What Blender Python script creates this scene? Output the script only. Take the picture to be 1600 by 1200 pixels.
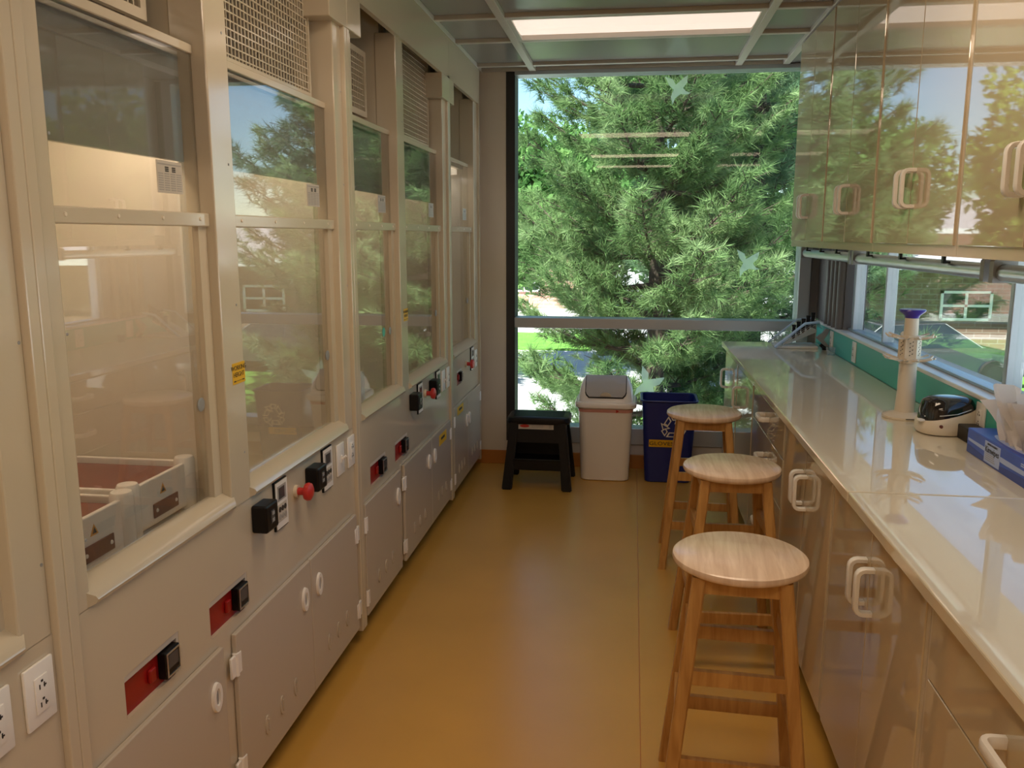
import bpy, bmesh, math, random
import numpy as np
from mathutils import Vector, Matrix
random.seed(7); RNG = np.random.default_rng(11)
for o in list(bpy.data.objects): bpy.data.objects.remove(o)
SC = bpy.context.scene; COL = SC.collection
R = math.radians; PI = math.pi

# ------------------------------------------------------------------ camera
cam = bpy.data.cameras.new('camera'); cam.sensor_width = 36; cam.sensor_fit = 'HORIZONTAL'
cam.lens = 36*1324.7/1600; cam.clip_start = .03; cam.clip_end = 500
camo = bpy.data.objects.new('camera', cam); COL.objects.link(camo)
camo.location = (0, 0, 1.6); camo.rotation_euler = (R(90-9.9227), 0, R(8.0532))
SC.camera = camo
# ------------------------------------------------------------------ sky, sun, exposure
SKY, SUN, EXPO = .24, 14.5, .38
W = bpy.data.worlds.new('sky'); SC.world = W; W.use_nodes = True
nt = W.node_tree; nt.nodes.clear()
sk = nt.nodes.new('ShaderNodeTexSky'); sk.sky_type = 'NISHITA'; sk.sun_disc = False
sk.sun_elevation = R(56); sk.sun_rotation = R(215); sk.air_density = 1.0; sk.dust_density = .15; sk.ozone_density = 4.0
bg = nt.nodes.new('ShaderNodeBackground'); bg.inputs[1].default_value = SKY
wo = nt.nodes.new('ShaderNodeOutputWorld')
nt.links.new(sk.outputs[0], bg.inputs[0]); nt.links.new(bg.outputs[0], wo.inputs[0])
sl = bpy.data.lights.new('sun', 'SUN'); sl.energy = SUN; sl.angle = R(.6); sl.color = (1, .95, .86)
so = bpy.data.objects.new('sun', sl); COL.objects.link(so)
so.rotation_euler = Vector((.42, .60, -1.05)).to_track_quat('-Z', 'Y').to_euler()
vs = SC.view_settings; vs.view_transform = 'Standard'; vs.look = 'None'; vs.gamma = 1; vs.exposure = EXPO
vs.use_curve_mapping = False
cy = SC.cycles; cy.use_denoising = True; cy.max_bounces = 10; cy.diffuse_bounces = 5; cy.glossy_bounces = 5
cy.transparent_max_bounces = 24; cy.transmission_bounces = 6; cy.caustics_reflective = False; cy.caustics_refractive = False
cy.sample_clamp_indirect = 4.0; cy.blur_glossy = .1

def portal(name, loc, rot, sx, sy):
    l = bpy.data.lights.new(name, 'AREA'); l.shape = 'RECTANGLE'; l.size = sx; l.size_y = sy; l.cycles.is_portal = True
    o = bpy.data.objects.new(name, l); COL.objects.link(o); o.location = loc; o.rotation_euler = rot
portal('daylight_portal', (.13, 5.95, 1.42), (R(-90), 0, 0), 2.0, 2.5)
portal('daylight_portal', (1.33, 2.1, 1.3), (0, R(90), 0), .5, 6)

# ------------------------------------------------------------------ materials
def _nt(name):
    m = bpy.data.materials.new(name); m.use_nodes = True; t = m.node_tree; t.nodes.clear()
    out = t.nodes.new('ShaderNodeOutputMaterial'); return m, t, out
def mat(name, col, rough=.4, ior=1.5, metal=0, emit=None, es=1, var=0, vscale=6, bump=0, bscale=40, coat=0, sheen=0, trans=0, stretch=(1, 1, 1)):
    m, t, out = _nt(name); b = t.nodes.new('ShaderNodeBsdfPrincipled'); t.links.new(b.outputs[0], out.inputs[0])
    b.inputs['Base Color'].default_value = (*col, 1); b.inputs['Roughness'].default_value = rough
    b.inputs['IOR'].default_value = ior; b.inputs['Metallic'].default_value = metal
    if coat: b.inputs['Coat Weight'].default_value = coat; b.inputs['Coat Roughness'].default_value = .05
    if emit: b.inputs['Emission Color'].default_value = (*emit, 1); b.inputs['Emission Strength'].default_value = es
    if var or bump:
        tc = t.nodes.new('ShaderNodeTexCoord'); mp = t.nodes.new('ShaderNodeMapping'); mp.inputs['Scale'].default_value = stretch
        t.links.new(tc.outputs['Object'], mp.inputs[0])
    if var:
        n = t.nodes.new('ShaderNodeTexNoise'); n.inputs['Scale'].default_value = vscale; n.inputs['Detail'].default_value = 5
        t.links.new(mp.outputs[0], n.inputs[0])
        r = t.nodes.new('ShaderNodeValToRGB'); r.color_ramp.elements[0].position = .3; r.color_ramp.elements[1].position = .7
        r.color_ramp.elements[0].color = (*[c*(1-var) for c in col], 1); r.color_ramp.elements[1].color = (*[min(1, c*(1+var)) for c in col], 1)
        t.links.new(n.outputs[0], r.inputs[0]); t.links.new(r.outputs[0], b.inputs['Base Color'])
    if bump:
        n2 = t.nodes.new('ShaderNodeTexNoise'); n2.inputs['Scale'].default_value = bscale; n2.inputs['Detail'].default_value = 3
        t.links.new(mp.outputs[0], n2.inputs[0]); bp = t.nodes.new('ShaderNodeBump'); bp.inputs['Strength'].default_value = bump; bp.inputs['Distance'].default_value = .01
        t.links.new(n2.outputs[0], bp.inputs['Height']); t.links.new(bp.outputs[0], b.inputs['Normal'])
    return m
def glassmat(name, tint, ior=1.5, rough=0.0, haze=None):
    m, t, out = _nt(name)
    tr = t.nodes.new('ShaderNodeBsdfTransparent'); tr.inputs[0].default_value = (*tint, 1)
    gl = t.nodes.new('ShaderNodeBsdfGlossy'); gl.inputs['Roughness'].default_value = rough
    # Schlick reflectance on either side of the pane
    g = t.nodes.new('ShaderNodeNewGeometry'); dp = t.nodes.new('ShaderNodeVectorMath'); dp.operation = 'DOT_PRODUCT'
    t.links.new(g.outputs['Normal'], dp.inputs[0]); t.links.new(g.outputs['Incoming'], dp.inputs[1])
    def mth(op, a, b_=None):
        n = t.nodes.new('ShaderNodeMath'); n.operation = op
        for i, q in enumerate((a, b_)):
            if q is None: continue
            if isinstance(q, (int, float)): n.inputs[i].default_value = q
            else: t.links.new(q, n.inputs[i])
        return n.outputs[0]
    f0 = ((ior-1)/(ior+1))**2
    fac = mth('ADD', mth('MULTIPLY', mth('POWER', mth('SUBTRACT', 1, mth('ABSOLUTE', dp.outputs['Value'])), 5), 1-f0), f0)
    mx = t.nodes.new('ShaderNodeMixShader'); t.links.new(fac, mx.inputs[0])
    src = tr.outputs[0]
    if haze:
        d = t.nodes.new('ShaderNodeBsdfTranslucent' if len(haze) > 2 else 'ShaderNodeBsdfDiffuse'); d.inputs[0].default_value = (*haze[1], 1)
        m2 = t.nodes.new('ShaderNodeMixShader'); m2.inputs[0].default_value = haze[0]
        t.links.new(tr.outputs[0], m2.inputs[1]); t.links.new(d.outputs[0], m2.inputs[2]); src = m2.outputs[0]
    t.links.new(src, mx.inputs[1]); t.links.new(gl.outputs[0], mx.inputs[2]); t.links.new(mx.outputs[0], out.inputs[0])
    return m
def leafmat(name, c0, c1, c2, scale=1.2, transl=.35):
    m, t, out = _nt(name); g = t.nodes.new('ShaderNodeNewGeometry')
    n = t.nodes.new('ShaderNodeTexNoise'); n.inputs['Scale'].default_value = scale; n.inputs['Detail'].default_value = 6
    t.links.new(g.outputs['Position'], n.inputs[0])
    r = t.nodes.new('ShaderNodeValToRGB'); r.color_ramp.elements[0].position = .32; r.color_ramp.elements[1].position = .68
    e = r.color_ramp.elements.new(.5); r.color_ramp.elements[0].color = (*c0, 1); e.color = (*c1, 1); r.color_ramp.elements[2].color = (*c2, 1)
    t.links.new(n.outputs[0], r.inputs[0])
    d = t.nodes.new('ShaderNodeBsdfDiffuse'); tl = t.nodes.new('ShaderNodeBsdfTranslucent')
    t.links.new(r.outputs[0], d.inputs[0]); t.links.new(r.outputs[0], tl.inputs[0])
    mx = t.nodes.new('ShaderNodeMixShader'); mx.inputs[0].default_value = transl
    t.links.new(d.outputs[0], mx.inputs[1]); t.links.new(tl.outputs[0], mx.inputs[2]); t.links.new(mx.outputs[0], out.inputs[0]); return m
def woodmat(name, c0, c1, rough=.35):
    m, t, out = _nt(name); b = t.nodes.new('ShaderNodeBsdfPrincipled'); t.links.new(b.outputs[0], out.inputs[0])
    tc = t.nodes.new('ShaderNodeTexCoord'); mp = t.nodes.new('ShaderNodeMapping'); mp.inputs['Scale'].default_value = (24, 2.2, 2.6)
    t.links.new(tc.outputs['Object'], mp.inputs[0])
    n = t.nodes.new('ShaderNodeTexNoise'); n.inputs['Scale'].default_value = 2.2; n.inputs['Detail'].default_value = 8; n.inputs['Distortion'].default_value = .6
    t.links.new(mp.outputs[0], n.inputs[0])
    r = t.nodes.new('ShaderNodeValToRGB'); r.color_ramp.elements[0].position = .34; r.color_ramp.elements[1].position = .66
    r.color_ramp.elements[0].color = (*c0, 1); r.color_ramp.elements[1].color = (*c1, 1)
    t.links.new(n.outputs[0], r.inputs[0]); t.links.new(r.outputs[0], b.inputs['Base Color'])
    b.inputs['Roughness'].default_value = rough; return m
def brickmat(name, c1, c2, mort, scale=1):
    m, t, out = _nt(name); b = t.nodes.new('ShaderNodeBsdfPrincipled'); t.links.new(b.outputs[0], out.inputs[0])
    tc = t.nodes.new('ShaderNodeTexCoord'); mp = t.nodes.new('ShaderNodeMapping'); mp.inputs['Rotation'].default_value = (R(90), 0, 0)
    t.links.new(tc.outputs['Object'], mp.inputs[0])
    k = t.nodes.new('ShaderNodeTexBrick'); k.inputs['Color1'].default_value = (*c1, 1); k.inputs['Color2'].default_value = (*c2, 1); k.inputs['Mortar'].default_value = (*mort, 1)
    k.inputs['Scale'].default_value = scale; k.inputs['Brick Width'].default_value = .42; k.inputs['Row Height'].default_value = .15; k.inputs['Mortar Size'].default_value = .012
    t.links.new(mp.outputs[0], k.inputs[0]); t.links.new(k.outputs[0], b.inputs['Base Color']); b.inputs['Roughness'].default_value = .9; return m

M = dict(
    pp=mat('white_polypropylene', (.57, .50, .38), .12, 1.7, bump=.012, bscale=9),
    ppdoor=mat('door_polypropylene', (.50, .44, .36), .22, 1.5, bump=.015, bscale=9),
    liner=mat('hood_liner', (.80, .74, .64), .35, 1.45),
    header=mat('grey_header_panel', (.34, .32, .29), .3, 1.45),
    pad=mat('dark_filter_pad', (.10, .085, .065), .8),
    cab=mat('glossy_cabinet_white', (.55, .47, .33), .025, 2.5, bump=.006, bscale=5),
    top=mat('glossy_worktop', (.70, .63, .48), .03, 2.1, bump=.004, bscale=5),
    wall=mat('painted_wall', (.66, .59, .50), .6, var=.03, vscale=3),
    whitepl=mat('white_plastic', (.82, .80, .76), .3),
    bath=mat('glossy_white_enamel', (.92, .88, .84), .25),
    bin=mat('bin_plastic', (.86, .83, .82), .25, 1.6),
    blue=mat('blue_plastic', (.006, .018, .19), .35),
    black=mat('black_plastic', (.004, .004, .005), .35, 1.35),
    dark=mat('dark_rubber', (.02, .02, .022), .6),
    floor=mat('yellow_floor', (.60, .335, .07),   .27, 1.7, var=.05, vscale=2.2, bump=.02, bscale=120),
    cove=mat('orange_cove', (.45, .17, .03), .45),
    red=mat('red_panel', (.29, .008, .007), .35),
    redbtn=mat('red_button', (.50, .03, .025), .35),
    maroon=mat('maroon_plastic', (.11, .018, .012), .3),
    ceramic=mat('maroon_glass_top', (.20, .035, .025), .22),
    alu=mat('brushed_aluminium', (.62, .64, .66), .3, metal=.9),
    frame=mat('anodised_frame', (.42, .46, .50), .38, metal=.75),
    blackframe=mat('black_jamb', (.015, .015, .017), .45),
    cornermetal=mat('corner_column', (.16, .15, .15), .45),
    grid=mat('ceiling_grid_white', (.58, .55, .49), .4),
    tile=mat('vinyl_ceiling_tile', (.30, .30, .29), .18, 1.5, bump=.02, bscale=4),
    lensp=mat('lamp_diffuser', (.9, .85, .8), .4, emit=(1, .80, .68), es=.62),
    lens2=mat('hood_lamp_diffuser', (.9, .85, .8), .4, emit=(1, .82, .62), es=1.2),
    teal=mat('teal_paint', (.05, .45, .37), .35),
    yellow=mat('yellow_sticker', (.72, .42, .01), .5),
    ink=mat('dark_ink', (.03, .025, .02), .6),
    grey=mat('grey_print', (.35, .33, .30), .6),
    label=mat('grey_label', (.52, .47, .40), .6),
    lcd=mat('lcd_screen', (.06, .06, .065), .2),
    orange=mat('warning_orange', (.75, .34, .03), .5),
    cream=mat('cream_plastic', (.66, .58, .46), .35),
    purple=mat('purple_plastic', (.05, .03, .30), .3),
    gloss=mat('smoked_lid', (.010, .008, .007), .06, 1.6),
    boxblue=mat('blue_carton', (.03, .07, .44), .35, var=.15, vscale=12),
    boxblue2=mat('deep_blue_carton', (.014, .025, .24), .35),
    paleblue=mat('pale_blue_print', (.36, .44, .72), .4),
    tissue=mat('tissue_paper', (.86, .82, .80), .8),
    pink=mat('pink_bag', (.62, .30, .26), .5),
    steel=mat('steel_wire', (.65, .65, .66), .25, metal=1),
    greyp=mat('grey_plastic', (.28, .29, .30), .4),
    seatwood=woodmat('seat_wood', (.70, .53, .40), (.86, .70, .56), .20),
    legwood=woodmat('leg_wood', (.40, .20, .055), (.55, .31, .10), .4),
    winglass=glassmat('window_glass', (.90, .94, .92), 1.33),
    sash=glassmat('sash_glass', (.90, .90, .88), 2.2, 0.0, (.035, (.8, .75, .66))),
    acrylic=glassmat('clear_acrylic', (.86, .92, .96), 1.45, 0.0, (.12, (.75, .85, .95))),
    frost=mat('frosted_blue_edge', (.42, .60, .82), .3),
    decal=glassmat('bird_decal_film', (.86, .92, .87), 1.1, .2, (.28, (.85, .95, .82), 1)),
    brick=brickmat('brown_brick', (.15, .095, .07), (.20, .125, .09), (.24, .20, .17)),
    brick2=brickmat('pink_brick', (.52, .27, .21), (.60, .33, .26), (.58, .48, .42)),
    roof=mat('roof_shingle', (.36, .33, .36), .9, var=.2, vscale=14),
    eave=mat('white_eave', (.8, .8, .8), .6),
    bglass=mat('dark_pane', (.02, .03, .035), .06),
    asphalt=mat('pale_pavement', (.52, .515, .53), .9, var=.08, vscale=.6),
    grass=mat('lawn', (.10, .26, .03), .95, var=.3, vscale=3),
    concrete=mat('pale_concrete', (.66, .62, .60), .9, var=.1, vscale=2),
    bark=mat('pine_bark', (.075, .055, .042), .9, var=.4, vscale=9, bump=.6, bscale=18, stretch=(1, 1, .25)),
    needle=leafmat('pine_needles', (.095, .175, .065), (.19, .30, .12), (.33, .44, .22), 1.6, .38),
    needle2=leafmat('blue_green_needles', (.08, .155, .085), (.15, .25, .14), (.27, .38, .23), 1.6, .38),
    leaf=leafmat('broad_leaves', (.08, .19, .055), (.14, .29, .09), (.24, .40, .14), .9, .4),
    leafy=leafmat('yellow_green_leaves', (.10, .19, .03), (.18, .30, .05), (.28, .42, .10), .9, .4),
    carpaint=mat('dark_car_paint', (.03, .04, .06), .15, coat=1),
    tyre=mat('tyre', (.015, .015, .015), .8),
)
# ------------------------------------------------------------------ mesh helpers
def newbm(): return bmesh.new()
def bx(bm, x0, x1, y0, y1, z0, z1, r=0, seg=2):
    x0, x1 = min(x0, x1), max(x0, x1); y0, y1 = min(y0, y1), max(y0, y1); z0, z1 = min(z0, z1), max(z0, z1)
    v = [bm.verts.new(p) for p in ((x0,y0,z0),(x1,y0,z0),(x1,y1,z0),(x0,y1,z0),(x0,y0,z1),(x1,y0,z1),(x1,y1,z1),(x0,y1,z1))]
    f = [bm.faces.new([v[i] for i in q]) for q in ((3,2,1,0),(4,5,6,7),(0,1,5,4),(1,2,6,5),(2,3,7,6),(3,0,4,7))]
    if r:
        e = list({e for g in f for e in g.edges})
        bmesh.ops.bevel(bm, geom=e, offset=min(r, .49*min(x1-x0, y1-y0, z1-z0)), segments=seg, profile=.5, affect='EDGES')
    return bm
def loft(bm, rings, cap0=True, cap1=True, closed=True):
    vv = [[bm.verts.new(p) for p in r] for r in rings]; n = len(rings[0])
    for a, b in zip(vv, vv[1:]):
        for i in range(n if closed else n-1): bm.faces.new((a[i], a[(i+1) % n], b[(i+1) % n], b[i]))
    if cap0: bm.faces.new(vv[0][::-1])
    if cap1: bm.faces.new(vv[-1])
    return bm
def ringpts(c, a, b, r, n, ph=0):
    return [Vector(c)+r*(math.cos(ph+2*PI*i/n)*a+math.sin(ph+2*PI*i/n)*b) for i in range(n)]
def frm(d):
    d = Vector(d).normalized(); u = Vector((0, 0, 1)) if abs(d.z) < .9 else Vector((1, 0, 0))
    a = d.cross(u).normalized(); return a, d.cross(a).normalized()*-1
def cyl(bm, p0, p1, r0, r1=None, n=16):
    r1 = r0 if r1 is None else r1; p0, p1 = Vector(p0), Vector(p1); a, b = frm(p1-p0)
    if a.cross(b).dot(p1-p0) < 0: b = -b
    return loft(bm, [ringpts(p0, a, b, r0, n), ringpts(p1, a, b, r1, n)])
def lathe(bm, prof, c=(0, 0, 0), n=32, axis='z'):
    rings = []
    for r, z in prof:
        pr = []
        for i in range(n):
            t = 2*PI*i/n; x, y = max(r, 1e-4)*math.cos(t), max(r, 1e-4)*math.sin(t)
            p = (x, y, z) if axis == 'z' else ((z, x, y) if axis == 'x' else (y, z, x))
            pr.append(Vector(p)+Vector(c))
        rings.append(pr)
    return loft(bm, rings)
def tube(bm, pts, r, n=8, closed=False):
    pts = [Vector(p) for p in pts]; N = len(pts); rings = []; b0 = None
    for i, p in enumerate(pts):
        if closed: d = pts[(i+1) % N]-pts[i-1]
        else: d = pts[min(i+1, N-1)]-pts[max(i-1, 0)]
        d.normalize()
        if b0 is None: a, b = frm(d)
        else:
            b = (b0-d*b0.dot(d)).normalized(); a = b.cross(d)
        b0 = b; rr = r[i] if isinstance(r, (list, tuple)) else r
        if a.cross(b).dot(d) < 0: a = -a
        rings.append(ringpts(p, a, b, rr, n))
    if closed:
        loft(bm, rings+[rings[0]], False, False)
    else: loft(bm, rings)
    return bm
def prism(bm, poly, axis, d0, d1):
    """poly of 2-D points, extruded along axis; x:(y,z) y:(x,z) z:(x,y)"""
    def P(p, d): return (d, p[0], p[1]) if axis == 'x' else ((p[0], d, p[1]) if axis == 'y' else (p[0], p[1], d))
    a = [bm.verts.new(P(p, d0)) for p in poly]; b = [bm.verts.new(P(p, d1)) for p in poly]; n = len(poly)
    for i in range(n): bm.faces.new((a[i], a[(i+1) % n], b[(i+1) % n], b[i]))
    bm.faces.new(a[::-1]); bm.faces.new(b); return bm
def rrect(hx, hy, r, n=5, cx=0, cy=0):
    o = []
    for sx, sy, s in ((1, 1, 0), (-1, 1, 90), (-1, -1, 180), (1, -1, 270)):
        for k in range(n+1):
            t = R(s+90*k/n); o.append((cx+sx*(hx-r)+r*math.cos(t), cy+sy*(hy-r)+r*math.sin(t)))
    return o
def obj(name, bm, m, parent=None, smooth=False, label=None, loc=None):
    bmesh.ops.recalc_face_normals(bm, faces=bm.faces[:])
    me = bpy.data.meshes.new(name); bm.to_mesh(me); bm.free()
    me.materials.append(M[m] if isinstance(m, str) else m)
    if smooth:
        me.polygons.foreach_set('use_smooth', [True]*len(me.polygons))
        try: me.set_sharp_from_angle(angle=R(38))
        except Exception: pass
    o = bpy.data.objects.new(name, me); COL.objects.link(o)
    if parent: o.parent = parent
    if label: o['label'] = label
    if loc: o.location = loc
    return o
def dupo(o, parent, loc=None, rot=None):
    c = o.copy(); COL.objects.link(c); c.parent = parent
    if loc is not None: c.location = loc
    if rot is not None: c.rotation_euler = rot
    for ch in list(o.children):
        g = ch.copy(); COL.objects.link(g); g.parent = c
        for h in list(ch.children):
            k = h.copy(); COL.objects.link(k); k.parent = g
    return c
def thing(name, label, cat, loc=(0, 0, 0), rz=0, group=None):
    o = bpy.data.objects.new(name, None); COL.objects.link(o); o.empty_display_size = .1
    o.location = loc; o.rotation_euler = (0, 0, rz); o['label'] = label; o['category'] = cat
    if group: o['group'] = group
    return o
def tag(o, label, cat, group=None):
    o['label'] = label; o['category'] = cat
    if group: o['group'] = group
    return o
def struct(o): o['kind'] = 'structure'; return o
def text(name, s, size, m, parent, loc, rot, ext=.0004, align='CENTER', sx=1):
    cu = bpy.data.curves.new('t', 'FONT'); cu.body = s; cu.size = size; cu.extrude = ext; cu.align_x = align; cu.align_y = 'CENTER'; cu.resolution_u = 2
    t = bpy.data.objects.new('t', cu); COL.objects.link(t)
    me = bpy.data.meshes.new_from_object(t.evaluated_get(bpy.context.evaluated_depsgraph_get()))
    bpy.data.objects.remove(t); bpy.data.curves.remove(cu)
    me.materials.clear(); me.materials.append(M[m]); me.name = name
    o = bpy.data.objects.new(name, me); COL.objects.link(o); o.parent = parent; o.location = loc; o.rotation_euler = rot; o.scale = (sx, 1, 1)
    return o
TX = (R(90), 0, R(90))     # text facing +X
TXm = (R(90), 0, R(-90))   # text facing -X
TY = (R(90), 0, 0)         # text facing -Y
def arealight(name, loc, rot, sx, sy, power, col):
    l = bpy.data.lights.new(name, 'AREA'); l.shape = 'RECTANGLE'; l.size = sx; l.size_y = sy; l.energy = power; l.color = col
    o = bpy.data.objects.new(name, l); COL.objects.link(o); o.location = loc; o.rotation_euler = rot; return o

# ================================================================== THE SETTING
YB, XL, XR, ZC, YR = 5.80, -1.75, 1.20, 2.67, -3.2      # end wall, left wall, right wall, ceiling, rear wall
WX0, WX1 = -.80, 1.075                                  # end window opening
b = newbm(); bx(b, XL-.2, XR+.3, YR-.2, YB+.3, -.25, 0); flo = struct(obj('floor', b, 'floor'))
b = newbm(); bx(b, .0585, .0615, YR, YB, -.001, .0006); obj('floor_seam', b, 'cove', flo)
b = newbm(); bx(b, XL-.2, XL, YR, YB, 0, 3.1); struct(obj('wall_left', b, 'wall'))
b = newbm(); bx(b, XL-.2, XR+.3, YR-.2, YR, 0, 3.1); struct(obj('wall_rear', b, 'wall'))
# end wall: pier left of the window, knee wall, lintel
b = newbm(); bx(b, XL, -.86, YB, YB+.25, 0, 3.1); bx(b, -.86, XR+.3, YB, YB+.25, 0, .17); bx(b, -.86, XR+.3, YB, YB+.25, 2.665, 3.1)
struct(obj('wall_back', b, 'wall'))
b = newbm(); bx(b, -1.10, 1.2, YB-.012, YB, 0, .098, .004)
struct(obj('baseboard_back', b, 'cove'))
# right wall below and above the strip window
b = newbm(); bx(b, XR, XR+.25, YR, YB, 0, 1.03); bx(b, XR, XR+.25, YR, YB, 1.60, 3.1); bx(b, XR, XR+.25, YR, -1.2, 1.03, 1.6)
struct(obj('wall_right', b, 'wall'))
b = newbm(); bx(b, 1.188, 1.1995, -1.2, 5.70, .9165, 1.045); struct(obj('trim_1', b, 'teal', label='teal backsplash panel above the worktop'))
b = newbm(); bx(b, 1.183, 1.30, -1.2, 5.72, 1.0455, 1.062, .004); struct(obj('trim_2', b, 'whitepl', label='white window ledge on top of the teal backsplash'))
# ceiling: slab, grid bars, tiles
b = newbm(); bx(b, XL-.2, XR+.3, YR-.2, YB+.3, 2.76, 3.1); ceil = struct(obj('ceiling', b, 'wall'))
gx = [(-1.056, -1.018), (-.702, -.660), (.609, .651), (.900, .942)]
gy = [YB-.03]+[5.605, 4.925, 4.40]+[4.40-.60*k for k in range(1, 12)]
for a, c in gx:
    b = newbm(); bx(b, a, c, YR, YB, 2.66, 2.70, .002, 1); obj('grid_bar', b, 'grid', ceil)
for y in gy:
    for (a, c), (d, e) in zip(gx, gx[1:]):
        b = newbm(); bx(b, c, d, y, y+.038, 2.664, 2.695, .002, 1); obj('grid_bar', b, 'grid', ceil)
LAMPROWS = [4.40, 2.00, -.40, -2.20]
ys = sorted(gy)
for y0, y1 in zip(ys, ys[1:]):
    for k, ((a, c), (d, e)) in enumerate(zip(gx, gx[1:])):
        if k == 1 and any(abs(y0-l) < .02 for l in LAMPROWS): continue
        b = newbm(); bx(b, c-.002, d+.002, y0+.030, y1-.004, 2.683, 2.697, .004, 1); obj('ceiling_tile', b, 'tile', ceil)
b = newbm(); bx(b, .942, XR, YR, YB, 2.67, 2.70); obj('ceiling_tile', b, 'tile', ceil)
# ceiling lamps (the visible one and those farther back down the aisle)
for i, y in enumerate(LAMPROWS):
    t = thing('ceiling_lamp', ['recessed ceiling lamp with warm glowing diffuser nearest the end window',
        'recessed ceiling lamp over the front stool', 'recessed ceiling lamp behind the viewer', 'recessed ceiling lamp at the rear wall'][i], 'lamp', (-.005, y+.28, 2.66), 0, 'ceiling lamps')
    b = newbm()
    bx(b, -.655, .614, -.242, -.222, .004, .10); bx(b, -.655, .614, .222, .242, .004, .10); bx(b, -.655, -.63, -.222, .222, .004, .10); bx(b, .59, .614, -.222, .222, .004, .10); bx(b, -.655, .614, -.242, .242, .095, .10)
    obj('lamp_housing', b, 'grid', t)
    b = newbm(); prof = [(-.222, .03), (-.15, .016), (0, .010), (.15, .016), (.222, .03), (.222, .04), (-.222, .04)]
    prism(b, prof, 'x', -.63, .59); obj('diffuser', b, 'lensp', t)
    if i: arealight('lamp_light', (-.02, y+.28, 2.655), (0, 0, 0), 1.15, .42, [0, 11, 14, 11][i], (1, .76, .53))
# ------------------------------------------------------------------ end window
w1 = struct(thing('window_1', 'tall two-pane end window with bluish metal frame', 'window')); del w1['category']
b = newbm(); bx(b, -.86, -.80, YB-.004, YB+.16, .17, 2.665); obj('window_jamb', b, 'blackframe', w1, label='black window jamb')
b = newbm(); bx(b, WX1, WX1+.075, YB-.02, YB+.14, .17, 2.665, .004); obj('window_jamb', b, 'frame', w1)
b = newbm(); bx(b, -.80, WX1, YB-.025, YB+.12, .975, 1.045, .004); obj('mullion', b, 'frame', w1)
b = newbm(); bx(b, -.80, WX1, YB-.015, YB+.12, .17, .285, .004); obj('sill_rail', b, 'frame', w1)
b = newbm(); bx(b, -.80, WX1, YB-.02, YB+.12, 2.64, 2.665); obj('head_rail', b, 'frame', w1)
b = newbm(); bx(b, -.80, WX1, YB+.06, YB+.066, 1.045, 2.64); obj('pane', b, 'winglass', w1)
b = newbm(); bx(b, -.80, WX1, YB+.06, YB+.066, .285, .975); obj('pane', b, 'winglass', w1)
# corner column between both windows
b = newbm()
bx(b, WX1+.075, 1.20, YB-.01, YB+.2, .17, 2.66); bx(b, 1.20, 1.34, 5.50, YB+.2, 1.062, 1.60, .01)
for k in range(4): cyl(b, (1.205, 5.16+.10*k, 1.062), (1.205, 5.16+.10*k, 1.60), .028, n=12)
bx(b, 1.215, 1.33, 5.12, 5.50, 1.062, 1.60)
struct(obj('trim_3', b, 'cornermetal', smooth=True, label='dark corner column between the two windows'))
# strip window in the right wall
w2 = struct(thing('window_2', 'long low strip window above the worktop', 'window')); del w2['category']
for y, hw in ((5.05, .022), (4.45, .010), (3.02, .014), (1.4, .02), (-.2, .02)):
    b = newbm(); bx(b, 1.245, 1.30, y-hw, y+hw, 1.062, 1.60, .003); obj('mullion', b, 'frame', w2)
b = newbm(); bx(b, 1.240, 1.30, -1.2, 5.12, 1.062, 1.074, .003); obj('bottom_rail', b, 'frame', w2)
yy = [5.12, 5.05, 4.45, 3.02, 1.4, -.2, -1.2]
for a, c in zip(yy, yy[1:]):
    b = newbm(); bx(b, 1.268, 1.274, c, a, 1.07, 1.60); obj('pane', b, 'winglass', w2)
# bird decals on the end window
def bird(label, c, s, rot):
    P = [(-.50,.10),(-.22,.16),(-.06,.06),(.02,.30),(.10,.52),(.22,.30),(.20,.10),(.34,.06),(.50,.10),(.40,-.02),(.24,-.10),(.16,-.30),(.20,-.52),(.02,-.34),(-.04,-.10),(-.24,-.06)]
    b = newbm(); cr, sr = math.cos(rot), math.sin(rot)
    prism(b, [(s*(cr*x-sr*z), s*(sr*x+cr*z)) for x, z in P], 'y', 0, .0012)
    tag(obj('bird_decal', b, 'decal', loc=(c[0], YB+.058, c[1])), label, 'decal', 'bird decals on the end window')
bird('pale green bird decal on the upper pane beside the right trunk', (.745, 1.43), .20, R(-40))
bird('pale green bird decal on the lower pane above the blue bin', (.115, .60), .24, R(-62))
bird('pale green bird decal near the top of the upper pane', (.25, 2.55), .20, R(-32))

# ================================================================== FUME HOODS (left)
XD, XF, XG = -1.02, -1.035, -1.078       # door/strip front, face panel, sash glass
PER = 1.70; Y0 = 1.345
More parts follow.
